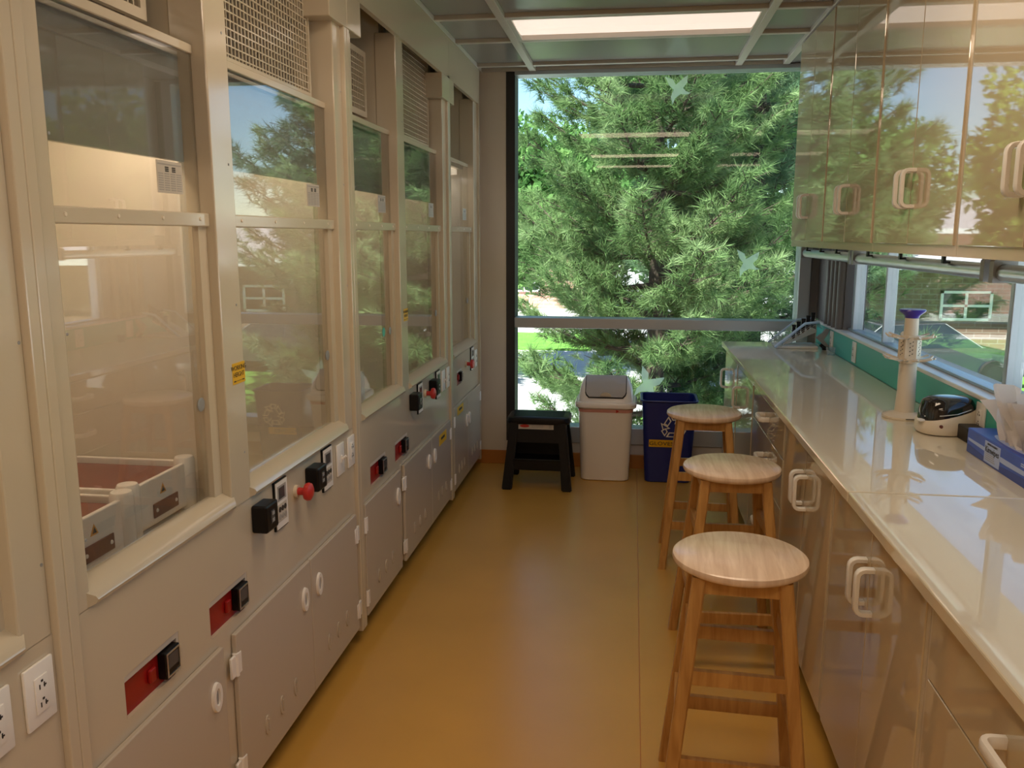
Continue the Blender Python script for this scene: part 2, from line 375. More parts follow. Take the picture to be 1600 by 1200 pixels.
# shared small meshes --------------------------------------------------
def proto(name, bm, m, smooth=True):
    bmesh.ops.recalc_face_normals(bm, faces=bm.faces[:]); me = bpy.data.meshes.new(name); bm.to_mesh(me); bm.free(); me.materials.append(M[m])
    if smooth:
        me.polygons.foreach_set('use_smooth', [True]*len(me.polygons)); me.set_sharp_from_angle(angle=R(38))
    return me
def inst(name, me, parent, loc, rot=(0, 0, 0), label=None):
    o = bpy.data.objects.new(name, me); COL.objects.link(o); o.parent = parent; o.location = loc; o.rotation_euler = rot
    if label: o['label'] = label
    return o
b = newbm()
oval = lambda hy, hz, n=24: [(hy*math.cos(2*PI*i/n), hz*math.sin(2*PI*i/n)) for i in range(n)]
def ovring(b, o, i, x0, x1):
    n = len(o); A = [[b.verts.new((x, p[0], p[1])) for p in q] for x, q in ((x0, o), (x1, [(p[0]*.94, p[1]*.96) for p in o]), (x1, i), (x0+.002, i))]
    for p, q in zip(A, A[1:]):
        for k in range(n): b.faces.new((p[k], p[(k+1) % n], q[(k+1) % n], q[k]))
    b.faces.new(A[-1])
ovring(b, oval(.024, .040), oval(.011, .024), 0, .008); ME_PULL = proto('pull', b, 'whitepl')
b = newbm(); prism(b, oval(.006, .020, 16), 'x', 0, .0035); ME_SLOT = proto('slot', b, 'greyp')
b = newbm(); cyl(b, (0, 0, -.032), (0, 0, .032), .009, n=10); bx(b, -.004, .004, -.030, 0, -.030, .030, .002, 1); bx(b, 0, .006, 0, .024, -.030, .030, .002, 1); ME_HINGE = proto('hinge', b, 'whitepl')
b = newbm(); prism(b, oval(.016, .030, 18), 'x', 0, .004); bx(b, .004, .0065, -.0025, .0025, -.018, .018); ME_VENT = proto('vent', b, 'ppdoor')
b = newbm(); bx(b, 0, .007, -.0375, .0375, -.058, .058, .003); ME_PLATE = proto('plate', b, 'whitepl')
b = newbm(); bx(b, .007, .0105, -.017, .017, -.034, .034, .002); ME_REC = proto('receptacle', b, 'whitepl')
b = newbm()
for z in (-.019, .015):
    bx(b, .0103, .0112, -.008, -.0055, z-.004, z+.005); bx(b, .0103, .0112, .004, .0065, z-.004, z+.005); bx(b, .0103, .0112, -.0025, .0025, z+.008, z+.012)
bx(b, .0103, .0112, .0035, .010, -.021, -.018); bx(b, .0103, .0112, .0035, .010, .013, .016)
ME_SLOTS = proto('slots', b, 'ink', False)
b = newbm(); bx(b, .007, .012, -.006, .006, -.014, .014, .001, 1); cyl(b, (.010, .0, .0), (.026, .002, .012), .004, .0045, 8); ME_TOG = proto('toggle', b, 'whitepl')
def outlet(parent, y, z, x=XF, kind='outlet', rot=(0, 0, 0)):
    p = inst('outlet_plate' if kind == 'outlet' else 'switch_plate', ME_PLATE, parent, (x, y, z), rot)
    if kind == 'outlet':
        r = inst('receptacle', ME_REC, p, (0, 0, 0)); r2 = inst('socket_slots', ME_SLOTS, p, (0, 0, 0))
    else: inst('toggle_lever', ME_TOG, p, (0, 0, 0))
    return p
def frame4(bm, x0, x1, y0, y1, z0, z1, w, r=0):
    bx(bm, x0, x1, y0, y0+w, z0, z1, r); bx(bm, x0, x1, y1-w, y1, z0, z1, r); bx(bm, x0, x1, y0+w, y1-w, z0, z0+w, r); bx(bm, x0, x1, y0+w, y1-w, z1-w, z1, r)

def redpanel(t, y0, y1, z0, z1):
    b = newbm(); bx(b, XF-.030, XF-.010, y0, y1, z0, z1); p = obj('control_panel', b, 'red', t, label='dark red control panel set into the hood front')
    b = newbm(); bx(b, XF-.010, XF-.001, y0, y1, z1-.013, z1); bx(b, XF-.010, XF-.001, y1-.010, y1, z0, z1-.013); obj('shade_tinted_bezel', b, 'label', p)  # panel edge strips, their shadow tint put in as grey colour
    ym = y0+.50*(y1-y0)
    b = newbm(); bx(b, XF-.010, XF-.001, ym-.012, ym+.012, z0+.026, z0+.058, .003); obj('rocker_switch', b, 'red', p)
    ya = y0+.64*(y1-y0); yb = y1-.018
    b = newbm(); bx(b, XF-.010, XF+.012, ya, yb, z0+.014, z1-.018, .003); c = obj('temperature_controller', b, 'black', p)
    b = newbm(); frame4(b, XF+.012, XF+.014, ya+.003, yb-.003, z0+.017, z1-.021, .0035); obj('bezel', b, 'alu', p)
    b = newbm(); bx(b, XF+.0115, XF+.013, ya+.010, yb-.010, z0+.036, z1-.028); obj('display', b, 'lcd', p)
def monitor(t, y, z, screen=True, box=True, x=XF):
    w, h = .088, .150
    b = newbm(); bx(b, x, x+.007, y, y+w, z, z+h); p = obj('airflow_monitor', b, 'black', t, label='white airflow monitor with small screen on black backing')
    b = newbm(); bx(b, x+.007, x+.009, y+.004, y+w-.001, z+.004, z+h-.004); obj('front_plate', b, 'whitepl', p)
    b = newbm(); bx(b, x+.009, x+.010, y+.014, y+w-.012, z+.088, z+h-.016); obj('screen_surround', b, 'grey', p)
    b = newbm(); bx(b, x+.010, x+.0112, y+.022, y+w-.026, z+.094, z+h-.022); obj('screen', b, 'lcd', p)
    b = newbm(); bx(b, x+.009, x+.010, y+.012, y+w-.012, z+.024, z+.078); obj('keypad', b, 'label', p)
    for k in range(3):
        for q in range(2):
            b = newbm(); lathe(b, [(.0085, 0), (.0085, .001)], (x+.010, y+.026+.019*k, z+.062-.023*q), 14, 'x'); obj('key', b, 'ink' if q == 0 else 'grey', p)
def blackbox(t, y, z, x=XF):
    b = newbm(); bx(b, x, x+.046, y, y+.080, z, z+.080, .006); p = obj('receptacle_box', b, 'black', t, label='black square box beside the monitor')
    b = newbm(); bx(b, x+.046, x+.0475, y+.028, y+.052, z+.022, z+.060, .001, 1); obj('socket_insert', b, 'lcd', p)
    b = newbm(); bx(b, x+.0475, x+.049, y+.033, y+.047, z+.046, z+.056); bx(b, x+.0475, x+.049, y+.033, y+.047, z+.026, z+.036); obj('socket_contacts', b, 'greyp', p)
def estop(t, y, z, x=XF):
    b = newbm(); lathe(b, [(.020, 0), (.020, .010)], (x, y, z), 20, 'x'); p = obj('emergency_button', b, 'cream', t, label='red mushroom emergency button')
    b = newbm(); lathe(b, [(.012, .010), (.012, .030), (.026, .034), (.029, .042), (.027, .050), (.018, .055), (.001, .057)], (x, y, z), 24, 'x'); obj('mushroom_head', b, 'redbtn', p, True)

def door(t, y0, y1, hinge, vents, pull, z0=.092, z1=.557, sticker=None):
    b = newbm(); bx(b, XD-.014, XD, y0, y1, z0, z1, .003); d = obj('cabinet_door', b, 'ppdoor', t)
    yh = y0 if hinge < 0 else y1
    for z in (z0+.075, z1-.085):
        h = inst('hinge', ME_HINGE, d, (XD-.004, yh, z), (0, 0, 0 if hinge < 0 else PI)); 
        if hinge > 0: h.rotation_euler = (PI, 0, 0)
    p = inst('finger_pull', ME_PULL, d, (XD-.0005, pull, .448))
    inst('pull_slot', ME_SLOT, d, (XD+.001, pull, .448))
    for k in range(vents):
        yv = y0+(y1-y0)*(.30+.20*k); inst('vent', ME_VENT, d, (XD-.0005, yv, .200))
    if sticker:
        b = newbm(); bx(b, XD, XD+.0008, sticker[0], sticker[1], sticker[2], sticker[3]); s = obj('caution_sticker', b, 'yellow', d, label='yellow caution sticker')
        ym, zm = (sticker[0]+sticker[1])/2, (sticker[2]+sticker[3])/2
        b = newbm(); bx(b, XD+.0008, XD+.0012, ym-.045, ym+.045, zm-.004, zm+.010); obj('sticker_print', b, 'ink', d)
    return d
def bay(t, ya, yb, kind, cream_lo=True, light=11, lcol=(1, .78, .56)):
    """one hood opening, local y"""
    zs, zt = .925, 2.035
    X0 = XL+.03
    # chamber
    b = newbm(); bx(b, X0, X0+.012, ya-.03, yb+.03, .90, 2.02); obj('back_liner', b, 'liner', t)
    b = newbm(); bx(b, X0, X0+.012, ya-.03, yb+.03, 2.04, 2.64); obj('cavity_back', b, 'pp', t)  # darker than the liner below: shade of the upper cavity put into the colour
    for y, s in ((ya-.035, 1), (yb+.005, 1)):
        b = newbm(); bx(b, X0, XG-.03, y, y+.03, .90, 2.02); obj('side_liner', b, 'liner', t)
        b = newbm(); bx(b, X0, XG-.03, y, y+.03, 2.04, 2.64); obj('cavity_side', b, 'pp', t)  # cavity sides get the same darker colour, standing in for shade
    b = newbm(); bx(b, X0, XG+.004, ya-.005, yb+.005, .885, .902); obj('deck', b, 'pp', t)
    b = newbm(); bx(b, X0, XG-.03, ya-.005, yb+.005, 2.02, 2.04); obj('chamber_roof', b, 'liner', t)
    # sash glass with rails and stiles
    b = newbm(); bx(b, XG, XG+.005, ya, yb, zs, zt); g = obj('sash_pane', b, 'sash', t)
    b = newbm(); bx(b, XG+.005, XG+.028, ya, yb, 1.622, 1.655, .003); rl = obj('sash_rail', b, 'pp', t)
    for k in range(4):
        b = newbm(); y = ya+(yb-ya)*(.08+.28*k); lathe(b, [(.005, 0), (.004, .002)], (XG+.028, y, 1.640), 8, 'x'); obj('screw', b, 'cream', rl)
    b = newbm(); bx(b, XG+.002, XG+.018, ya, ya+.012, zs, 1.625); obj('sash_stile', b, 'pp', t)
    b = newbm(); bx(b, XG+.002, XG+.018, yb-.042, yb, zs, 1.625); obj('sash_stile', b, 'pp', t)
    b = newbm(); bx(b, XG-.004, XG+.009, ya, yb, zt-.002, zt+.02, .002, 1); obj('sash_top_rail', b, 'pp', t)
    b = newbm(); lathe(b, [(.016, 0), (.018, .003), (.013, .004)], (XG+.005, yb-.062, 1.18), 20, 'x'); b2 = obj('finger_ring', b, 'greyp', t)
    if kind != 'C':
        b = newbm(); bx(b, XG-.045, XG-.030, ya-.005, yb+.005, 1.780, 2.03); obj('header_panel', b, 'header', t)
    # spec label on the pane
    b = newbm(); bx(b, XG+.005, XG+.0062, yb-.19, yb-.08, 1.697, 1.770); l = obj('spec_label', b, 'label', t, label='grey printed specification label')
    b = newbm(); xx = XG+.0062
    bx(b, xx, xx+.0005, yb-.186, yb-.084, 1.7605, 1.7635)
    for k in range(8):
        for q in range(4): bx(b, xx, xx+.0005, yb-.184+.026*q, yb-.164+.026*q, 1.703+.0052*k, 1.7055+.0052*k)
    obj('label_print', b, 'grey', l)
    b = newbm()
    for q in (.155, .125):
        for k in range(3): bx(b, xx, xx+.0006, yb-q, yb-q+.015, 1.7475+.0042*k-.002, 1.7495+.0042*k-.001)
    obj('label_boxes', b, 'ink', l)
    # bullnose sill with chamfered ends
    b = newbm()
    sec = [(XG-.004, .900), (XG-.004, .930), (XG+.014, .932), (XF+.001, .916), (XF+.011, .906), (XF+.014, .898), (XF+.011, .891), (XF+.002, .887), (XF-.01, .885)]
    r0 = [(x, ya-.012+max(0, (x-XF))*1.2, z) for x, z in sec]; r1 = [(x, ya+.012+max(0, (x-XF))*1.6, z) for x, z in sec]
    r2 = [(x, yb-.012-max(0, (x-XF))*1.6, z) for x, z in sec]; r3 = [(x, yb+.012-max(0, (x-XF))*1.2, z) for x, z in sec]
    loft(b, [r0, r1, r2, r3]); obj('sill', b, 'pp', t, True)
    # lamp behind the header
    b = newbm(); bx(b, XG-.16, XG-.055, ya+.06, yb-.06, 1.985, 2.018, .004); obj('hood_lamp', b, 'lens2', t, label='warm lamp strip inside the hood')
    al = arealight('hood_light', (XG-.108, (ya+yb)/2, 1.98), (0, 0, 0), .10, yb-ya-.14, light*.20, lcol); al.parent = t
    # mesh grille in the opening above the sash
    if kind in 'Ab':
        gx0 = -1.16 if kind == 'A' else -1.108
        g0, g1, z0, z1 = (ya+.06, yb-.045, 2.10, 2.37) if kind == 'A' else (ya-.004, yb-.035, 2.066, 2.62)
        b = newbm(); frame4(b, gx0-.01, gx0+.006, g0, g1, z0, z1, .024 if kind == 'A' else .012); fr = obj('grille_frame', b, 'pp', t)
        b = newbm(); st = .0225; y = g0+.02
        while y < g1-.01: bx(b, gx0-.002, gx0+.002, y, y+.004, z0+.01, z1-.01); y += st
        z = z0+.02
        while z < z1-.01: bx(b, gx0-.0022, gx0+.0022, g0+.01, g1-.01, z, z+.004); z += st
        m = obj('grille_mesh', b, 'pp', t); m['kind'] = 'stuff'
        b = newbm(); bx(b, gx0-.06, gx0-.05, g0, g1, z0, z1); obj('filter_pad', b, 'pad', t)

def hood(label, y0, Wd, bays, posts, doors, reds, extras, group='fume hoods along the left wall', first=False):
    t = thing('fume_hood', label, 'fume hood', (0, y0, 0), 0, group)
    # lower cabinet carcass, toe kick
    b = newbm(); bx(b, XL+.01, XF-.06, .032, Wd-.032, .10, .88); obj('carcass', b, 'pp', t)
    b = newbm(); bx(b, XL+.01, XD-.10, .0, Wd, 0, .10); obj('toe_kick', b, 'dark', t)
    # face panel with cut-outs for the red panels
    b = newbm(); ya, yb = .030, Wd-.030; zr0, zr1 = reds[0][2:] if reds else (.59, .685)
    bx(b, XF-.03, XF, ya, yb, .10, zr0); bx(b, XF-.03, XF, ya, yb, zr1, .885)
    c = ya
    for r in reds: bx(b, XF-.03, XF, c, r[0], zr0, zr1); c = r[1]
    bx(b, XF-.03, XF, c, yb, zr0, zr1); obj('face_panel', b, 'pp', t)
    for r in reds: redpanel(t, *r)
    # posts, joint strip, fascia
    for a, c in posts:
        b = newbm(); bx(b, XG-.05, XF, a, c, .880, 2.46, .004); p = obj('post', b, 'pp', t)
        for z in (1.02, 1.42, 1.78, 2.1):
            b = newbm(); lathe(b, [(.0035, 0), (.003, .001)], (XF, (a+c)/2+.03, z), 8, 'x'); obj('screw', b, 'greyp', p)
    for a, c in ((.0004, .029), (Wd-.029, Wd-.0004)):
        b = newbm(); bx(b, XG-.06, XD, a, c, .06, 2.46, .003); obj('joint_strip', b, 'pp', t)
    b = newbm(); bx(b, XD-.02, XD, .0005, Wd-.0005, 2.445, 2.659); obj('fascia', b, 'pp', t)
    b = newbm(); bx(b, XL+.01, XD-.02, .0005, Wd-.0005, 2.645, 2.659); obj('top_panel', b, 'pp', t)
    for k, (a, c, kind, lt, lc) in enumerate(bays): bay(t, a, c, kind, True, lt, lc)
    for d in doors: door(t, *d)
    for e in extras: e(t)
    return t
def headerblock(a, c):
    def f(t):
        b = newbm(); bx(b, -1.16, XD+.003, a, c, 2.32, 2.446, .003); obj('header_block', b, 'pp', t)
    return f
def workheight(t):
    b = newbm(); bx(b, XF, XF+.0008, .728, .800, 1.212, 1.268); s = obj('height_sticker', b, 'yellow', t, label='yellow sticker reading WORKING HEIGHT')
    text('sticker_lettering', 'WORKING', .0175, 'ink', s, (XF+.001, .764, 1.254), TX)
    text('sticker_lettering', 'HEIGHT', .0175, 'ink', s, (XF+.001, .764, 1.236), TX)
    b = newbm(); bx(b, XF+.0008, XF+.0012, .734, .746, 1.218, 1.221); bx(b, XF+.0008, XF+.0012, .782, .794, 1.218, 1.221)
    for k in range(5): bx(b, XF+.0008, XF+.0012, .751+.006*k, .754+.006*k, 1.2188, 1.2205)
    obj('sticker_arrow', b, 'ink', s)
def plates(t):
    outlet(t, 1.512, .805, kind='switch'); outlet(t, 1.630, .805)
def plates2(t):
    outlet(t, 1.512, .795); outlet(t, 1.620, .795)
WARM = (1, .78, .56); NEU = (1, .92, .82)
REDS = [(.168, .385, .592, .688), (.532, .745, .592, .688)]
POSTS = [(.029, .085), (.685, .800), (1.590, 1.671)]
DOORS = [(.045, .565, -1, 3, .510), (.632, 1.163, -1, 3, 1.103), (1.167, 1.635, 1, 3, 1.228)]
ctl = [lambda t: monitor(t, .935, .733), lambda t: blackbox(t, .790, .780), lambda t: monitor(t, 1.330, .733), lambda t: blackbox(t, 1.185, .780), lambda t: estop(t, 1.105, .808)]
hood('cream fume hood cut off at the left edge of the picture', Y0-PER, PER, [(.085, .685, 'A', 10, WARM), (.80, 1.59, 'b', 12, WARM)], POSTS, DOORS, REDS, [plates2])
hood('nearest complete cream double fume hood holding two maroon-topped baths', Y0, PER, [(.085, .685, 'A', 12, WARM), (.80, 1.59, 'b', 8, WARM)], POSTS, DOORS, REDS,
     ctl+[plates, workheight, headerblock(1.52, 1.6995)])
def greensticker(t):
    b = newbm(); lathe(b, [(.020, 0), (.020, .001)], (XG+.0055, .53, 1.185), 16, 'x'); obj('round_sticker', b, 'teal', t, label='small teal sticker on the sash')
D2 = [DOORS[0], DOORS[1], (1.167, 1.635, 1, 3, 1.228, .092, .557, (1.34, 1.52, .470, .528))]
hood('middle cream double fume hood with yellow sticker on a lower door', Y0+PER, PER, [(.085, .685, 'A', 5, WARM), (.80, 1.59, 'b', 4, WARM)], POSTS, D2, REDS,
     ctl+[plates, workheight, greensticker, headerblock(.0005, .155), headerblock(1.52, 1.6995)])
WC = .945
def edgestrip(t):
    b = newbm(); bx(b, XL+.01, XF, WC-.031, WC, .06, 2.66, .003); obj('end_panel', b, 'pp', t)
hood('narrow single fume hood at the far end beside the window pier', Y0+2*PER, WC, [(.085, .80, 'C', 4, NEU)], [(.029, .085), (.80, WC-.03)],
     [(.045, .455, -1, 3, .415, .092, .60, (.13, .31, .535, .585)), (.460, .905, 1, 3, .50, .092, .60)], [(.20, .345, .705, .795)],
     [lambda t: monitor(t, .625, .733), lambda t: estop(t, .475, .800), lambda t: outlet(t, .80, .790), lambda t: outlet(t, .47-.09+.0, .79, kind='switch') if False else None, headerblock(.0005, .12), edgestrip])

# hot baths inside the hoods ------------------------------------------------
def bath(label, x0, y0, dx, dy, h=.125):
    t = thing('hot_bath', label, 'lab bath', (x0, y0, .902), 0, 'maroon-topped hot baths in the hoods')
    # tray walls, x from 0(front) to -dx
    b = newbm(); w = .012
    bx(b, -w, 0, .02, dy-.02, .012, h, .003); bx(b, -dx, -dx+w, .02, dy-.02, .012, h, .003)
    bx(b, -dx+.02, -.02, 0, w, .012, h, .003); bx(b, -dx+.02, -.02, dy-w, dy, .012, h, .003)
    bx(b, -dx+.01, -.01, .01, dy-.01, .012, .030); obj('tray_body', b, 'bath', t)
    for sx in (-.012, -dx+.012):
        for sy in (.012, dy-.012):
            b = newbm(); lathe(b, [(.022, 0), (.026, .006), (.026, h+.004), (.022, h+.012), (.001, h+.013)], (sx, sy, 0), 20); obj('corner_post', b, 'bath', t, True)
    b = newbm(); bx(b, -dx+.028, -.028, .028, dy-.028, .03, h-.012); obj('heating_top', b, 'ceramic', t, label='dark maroon glass heating surface')
    y = .32*dy
    b = newbm(); bx(b, 0, .004, y, y+.110, .028, .064, .004); p = obj('name_plate', b, 'maroon', t, label='maroon plate with two white screws')
    for q in (.012, .098):
        b = newbm(); lathe(b, [(.005, .004), (.004, .006)], (0, y+q, .046), 10, 'x'); obj('plate_screw', b, 'whitepl', p)
    b = newbm(); c = (y+.048, .088); s = .016
    prism(b, [(c[0]+s*math.cos(a), c[1]+s*math.sin(a)) for a in (PI/2, PI/2+2*PI/3, PI/2+4*PI/3)], 'x', .0, .0008); w = obj('warning_triangle', b, 'orange', t, label='orange warning triangle')
    b = newbm(); s = .009
    prism(b, [(c[0]+s*math.cos(a), c[1]+s*math.sin(a)) for a in (PI/2, PI/2+2*PI/3, PI/2+4*PI/3)], 'x', .0008, .0012); obj('triangle_mark', b, 'ink', w)
    return t
bath('larger maroon-topped hot bath in the nearest hood, far one of the two', -1.125, 1.722, .42, .275)
bath('maroon-topped hot bath half hidden by the near post of the nearest hood', -1.105, 1.425, .42, .265)
bath('maroon-topped hot bath standing in the middle fume hood', -1.12, 3.10, .40, .30)

# ================================================================== RIGHT SIDE: worktops, cabinets
XC, XW = .592, 1.187                 # counter front edge, back
for lab, a, c in (('long glossy cream worktop section reaching the end window', 2.324, 5.685), ('near glossy cream worktop section at lower right', -1.2, 2.318)):
    b = newbm(); bx(b, XC, XW, a, c, .884, .916, .004); t = obj('worktop', b, 'top'); tag(t, lab, 'worktop', 'worktop sections')
def dhandle(parent, x, y, z, vert=True, s=1):
    """D-shaped white grip standing off the -X face"""
    P = [(0, -.058), (-.022, -.058)]+[(-.022-.018*math.sin(R(a)), -.040-.018*math.cos(R(a))) for a in (22, 45, 68, 90)]+[(-.022-.018*math.sin(R(a)), .040+.018*math.cos(R(a))) for a in (90, 68, 45, 22)]+[(-.022, .058), (0, .058)]
    b = newbm()
    rings = []
    for i, (px, pz) in enumerate(P):
        d0 = Vector((P[min(i+1, len(P)-1)][0]-P[max(i-1, 0)][0], 0, P[min(i+1, len(P)-1)][1]-P[max(i-1, 0)][1])).normalized()
        nrm = Vector((d0.z, 0, -d0.x)); c = Vector((px, 0, pz)); e = Vector((0, 1, 0))
        rings.append([c+nrm*u*.0065+e*v*.011 for u, v in ((1, .7), (.7, 1), (-.7, 1), (-1, .7), (-1, -.7), (-.7, -1), (.7, -1), (1, -.7))])
    loft(b, rings); o = obj('handle', b, 'whitepl', parent, True)
    o.location = (x, y, z)
    if not vert: o.rotation_euler = (R(90), 0, 0)
    return o
XK = .617
def basecab(label, y0, y1, kind):
    t = thing('base_cabinet', label, 'cabinet', (0, 0, 0), 0, 'base cabinets under the worktop')
    b = newbm(); bx(b, XK+.018, XW, y0+.002, y1-.002, .10, .883); obj('carcass', b, 'cab', t)
    b = newbm(); bx(b, XK+.08, XW, y0+.002, y1-.002, 0, .10); obj('toe_kick', b, 'dark', t)
    for a, c in ((y0+.001, y0+.022), (y1-.022, y1-.001)):
        b = newbm(); bx(b, XK+.004, XK+.018, a, c, .10, .883); obj('stile', b, 'pp', t)
    za, zb = .100, .872
    def panel(nm, a, c, z0, z1):
        b = newbm(); bx(b, XK, XK+.017, a, c, z0, z1, .002); return obj(nm, b, 'cab', t)
    g = .020
    if kind == 'pair':
        m = (y0+y1)/2
        for a, c, hy in ((y0+g, m-.002, m-.036), (m+.002, y1-g, m+.036)):
            d = panel('cabinet_door', a, c, za, zb); dhandle(d, XK, hy, .715)
    elif kind == 'single':
        d = panel('cabinet_door', y0+g, y1-g, za, zb); dhandle(d, XK, y1-.16, .70)
    else:
        for z0, z1 in ((za, .497), (.501, .706), (.710, zb)):
            d = panel('drawer_front', y0+g, y1-g, z0, z1); dhandle(d, XK, (y0+y1)/2, (z0+z1)/2+.0, False)
    return t
basecab('far base cabinet with one door, at the window end of the bench', 5.00, 5.665, 'single')
basecab('single-door base cabinet behind the far stool, next to the drawers', 4.335, 5.00, 'single')
basecab('three-drawer base cabinet behind the middle stool', 3.42, 4.335, 'drawers')
basecab('two-door base cabinet directly right of the middle stool', 2.58, 3.42, 'pair')
basecab('two-door base cabinet right of the front stool', 1.73, 2.58, 'pair')
basecab('near drawer base cabinet at the lower right corner', .86, 1.73, 'drawers')
basecab('base cabinet beyond the lower right corner of the picture', 0.0, .86, 'pair')
XU = .90
def uppercab(label, y0, y1):
    t = thing('wall_cabinet', label, 'cabinet', (0, 0, 0), 0, 'glossy wall cabinets on the right')
    b = newbm(); bx(b, XU+.018, XR-.001, y0+.001, y1-.001, 1.54, 2.655); obj('carcass', b, 'cab', t)
    b = newbm(); bx(b, XU+.006, XU+.018, y0+.001, y0+.026, 1.54, 2.655); bx(b, XU+.006, XU+.018, y1-.026, y1-.001, 1.54, 2.655); bx(b, XU+.006, XU+.018, y0+.026, y1-.026, 1.54, 1.575); obj('face_frame', b, 'pp', t)
    m = (y0+y1)/2
    for a, c, hy in ((y0+.018, m-.0025, m-.034), (m+.0025, y1-.018, m+.034)):
        b = newbm(); bx(b, XU, XU+.017, a, c, 1.572, 2.645, .002); d = obj('cabinet_door', b, 'cab', t); dhandle(d, XU, hy, 1.752)
uppercab('glossy wall cabinet at the far window end', 4.318, 5.165)
uppercab('second glossy wall cabinet from the end window', 3.447, 4.318)
uppercab('third glossy wall cabinet from the end window', 2.583, 3.447)
uppercab('nearest glossy wall cabinet at the upper right corner', 1.72, 2.583)
uppercab('glossy wall cabinet outside the right edge of the picture', .86, 1.72)
# roller blinds under the wall cabinets
for lab, a, c in (('far silver roller blind tube under the wall cabinets', 4.46, 5.74), ('middle silver roller blind tube under the wall cabinets', 2.80, 4.42), ('near silver roller blind tube at right edge', 1.15, 2.76)):
    t = thing('roller_blind', lab, 'blind', (1.10, a, 1.49), 0, 'roller blinds of the strip window')
    b = newbm(); cyl(b, (0, .02, 0), (0, c-a-.02, 0), .026, n=24); obj('blind_tube', b, 'alu', t, True)
    for y in (0, c-a-.03):
        b = newbm(); prism(b, [(-.034, -.03), (.034, -.03), (.034, .05), (-.020, .05), (-.034, .034)], 'y', y, y+.03); obj('bracket', b, 'greyp', t)
    for k in range(3):
        y = (c-a)*(.2+.3*k); b = newbm(); bx(b, -.045, -.035, y, y+.018, .022, .05); bx(b, -.045, -.02, y, y+.018, .016, .024); obj('hook_clip', b, 'black', t)
# outlets in the backsplash
for i, (y, z) in enumerate(((4.72, .985), (3.90, .985), (3.02, .985), (5.25, .985))):
    t = outlet(None, y, z, 1.188, rot=(0, 0, PI)); t['label'] = ['white outlet plate on the teal backsplash right of the clear shield', 'white outlet plate on the teal backsplash behind the pipette stand', 'white outlet plate on the teal backsplash behind the tissue box', 'white outlet plate on the teal backsplash beside the clear shield'][i]
    t['category'] = 'outlet'; t['group'] = 'backsplash outlets'; t.scale = (1, 1, .95)

# ================================================================== STOOLS
def stool(label, x, y, rz):
    t = thing('wooden_stool', label, 'stool', (x, y, 0), rz, 'round wooden stools')
    HS, th, rs = .755, .030, .180
    b = newbm(); lathe(b, [(.001, HS-th), (rs-.014, HS-th), (rs-.004, HS-th+.006), (rs, HS-th+.014), (rs-.002, HS-.006), (rs-.010, HS), (.001, HS)], n=64); obj('seat', b, 'seatwood', t, True)
    tp, bt = .108, .182
    def P(sx, sy, z): f = 1-z/(HS-th); return Vector((sx*(tp+(bt-tp)*f), sy*(tp+(bt-tp)*f), z))
    for sx in (-1, 1):
        for sy in (-1, 1):
            b = newbm(); w = .018
            loft(b, [[P(sx, sy, z)+Vector((i*w, j*w, 0)) for i, j in ((-1, -.75), (-.75, -1), (.75, -1), (1, -.75), (1, .75), (.75, 1), (-.75, 1), (-1, .75))] for z in (0, HS-th)])
            obj('leg', b, 'legwood', t)
    def rung(nm, a, c, z, hh, ww):
        p, q = P(*a, z), P(*c, z); d = (q-p).normalized(); n = d.cross(Vector((0, 0, 1)))
        b = newbm(); loft(b, [[o+n*i*ww+Vector((0, 0, j*hh)) for i, j in ((-1, -1), (1, -1), (1, 1), (-1, 1))] for o in (p+d*.012, q-d*.012)]); obj(nm, b, 'legwood', t)
    for sy in (-1, 1):
        rung('apron', (-1, sy), (1, sy), HS-th-.022, .022, .010); rung('apron', (sy, -1), (sy, 1), HS-th-.022, .022, .010)
        rung('stretcher', (-1, sy), (1, sy), .215, .020, .009); rung('stretcher', (-1, sy), (1, sy), .455, .020, .009)
        rung('stretcher', (sy, -1), (sy, 1), .300, .020, .009); rung('stretcher', (sy, -1), (sy, 1), .530, .020, .009)
stool('nearest wooden stool with round seat, cut off by the bottom edge', .305, 2.245, R(-3))
stool('middle wooden stool with round seat', .385, 3.165, R(2))
stool('far wooden stool with round seat beside the blue bin', .362, 4.165, R(-2))

# ================================================================== BINS AND STEP STOOL
def rr3(hx, hy, r, z, n=5): return [(p[0], p[1], z) for p in rrect(hx, hy, r, n)]
t = thing('swing_top_bin', 'white swing-lid waste bin between step stool and blue bin', 'waste bin', (-.155, 5.575, 0))
b = newbm()
loft(b, [rr3(.150, .115, .05, 0), rr3(.158, .122, .05, .006), rr3(.178, .150, .05, .50)]); obj('bin_body', b, 'bin', t, True)
b = newbm(); loft(b, [rr3(.1795, .1515, .05, .468), rr3(.1805, .1525, .05, .488)], True, True); bg_ = obj('bag_edge', b, 'pink', t, True, 'pink bag edge below the rim')
b = newbm(); cyl(b, (.075, -.156, .478), (.075, -.1535, .478), .013, n=3); obj('bag_knot', b, 'redbtn', bg_)
b = newbm(); loft(b, [rr3(.190, .162, .055, .493), rr3(.199, .170, .06, .500), rr3(.201, .172, .06, .522), rr3(.194, .166, .06, .534)]); obj('rim', b, 'bin', t, True)
b = newbm(); loft(b, [rr3(.178, .152, .05, .530), rr3(.176, .145, .05, .565), rr3(.168, .112, .05, .620), rr3(.152, .065, .05, .662), rr3(.135, .020, .015, .688)]); obj('lid', b, 'bin', t, True)
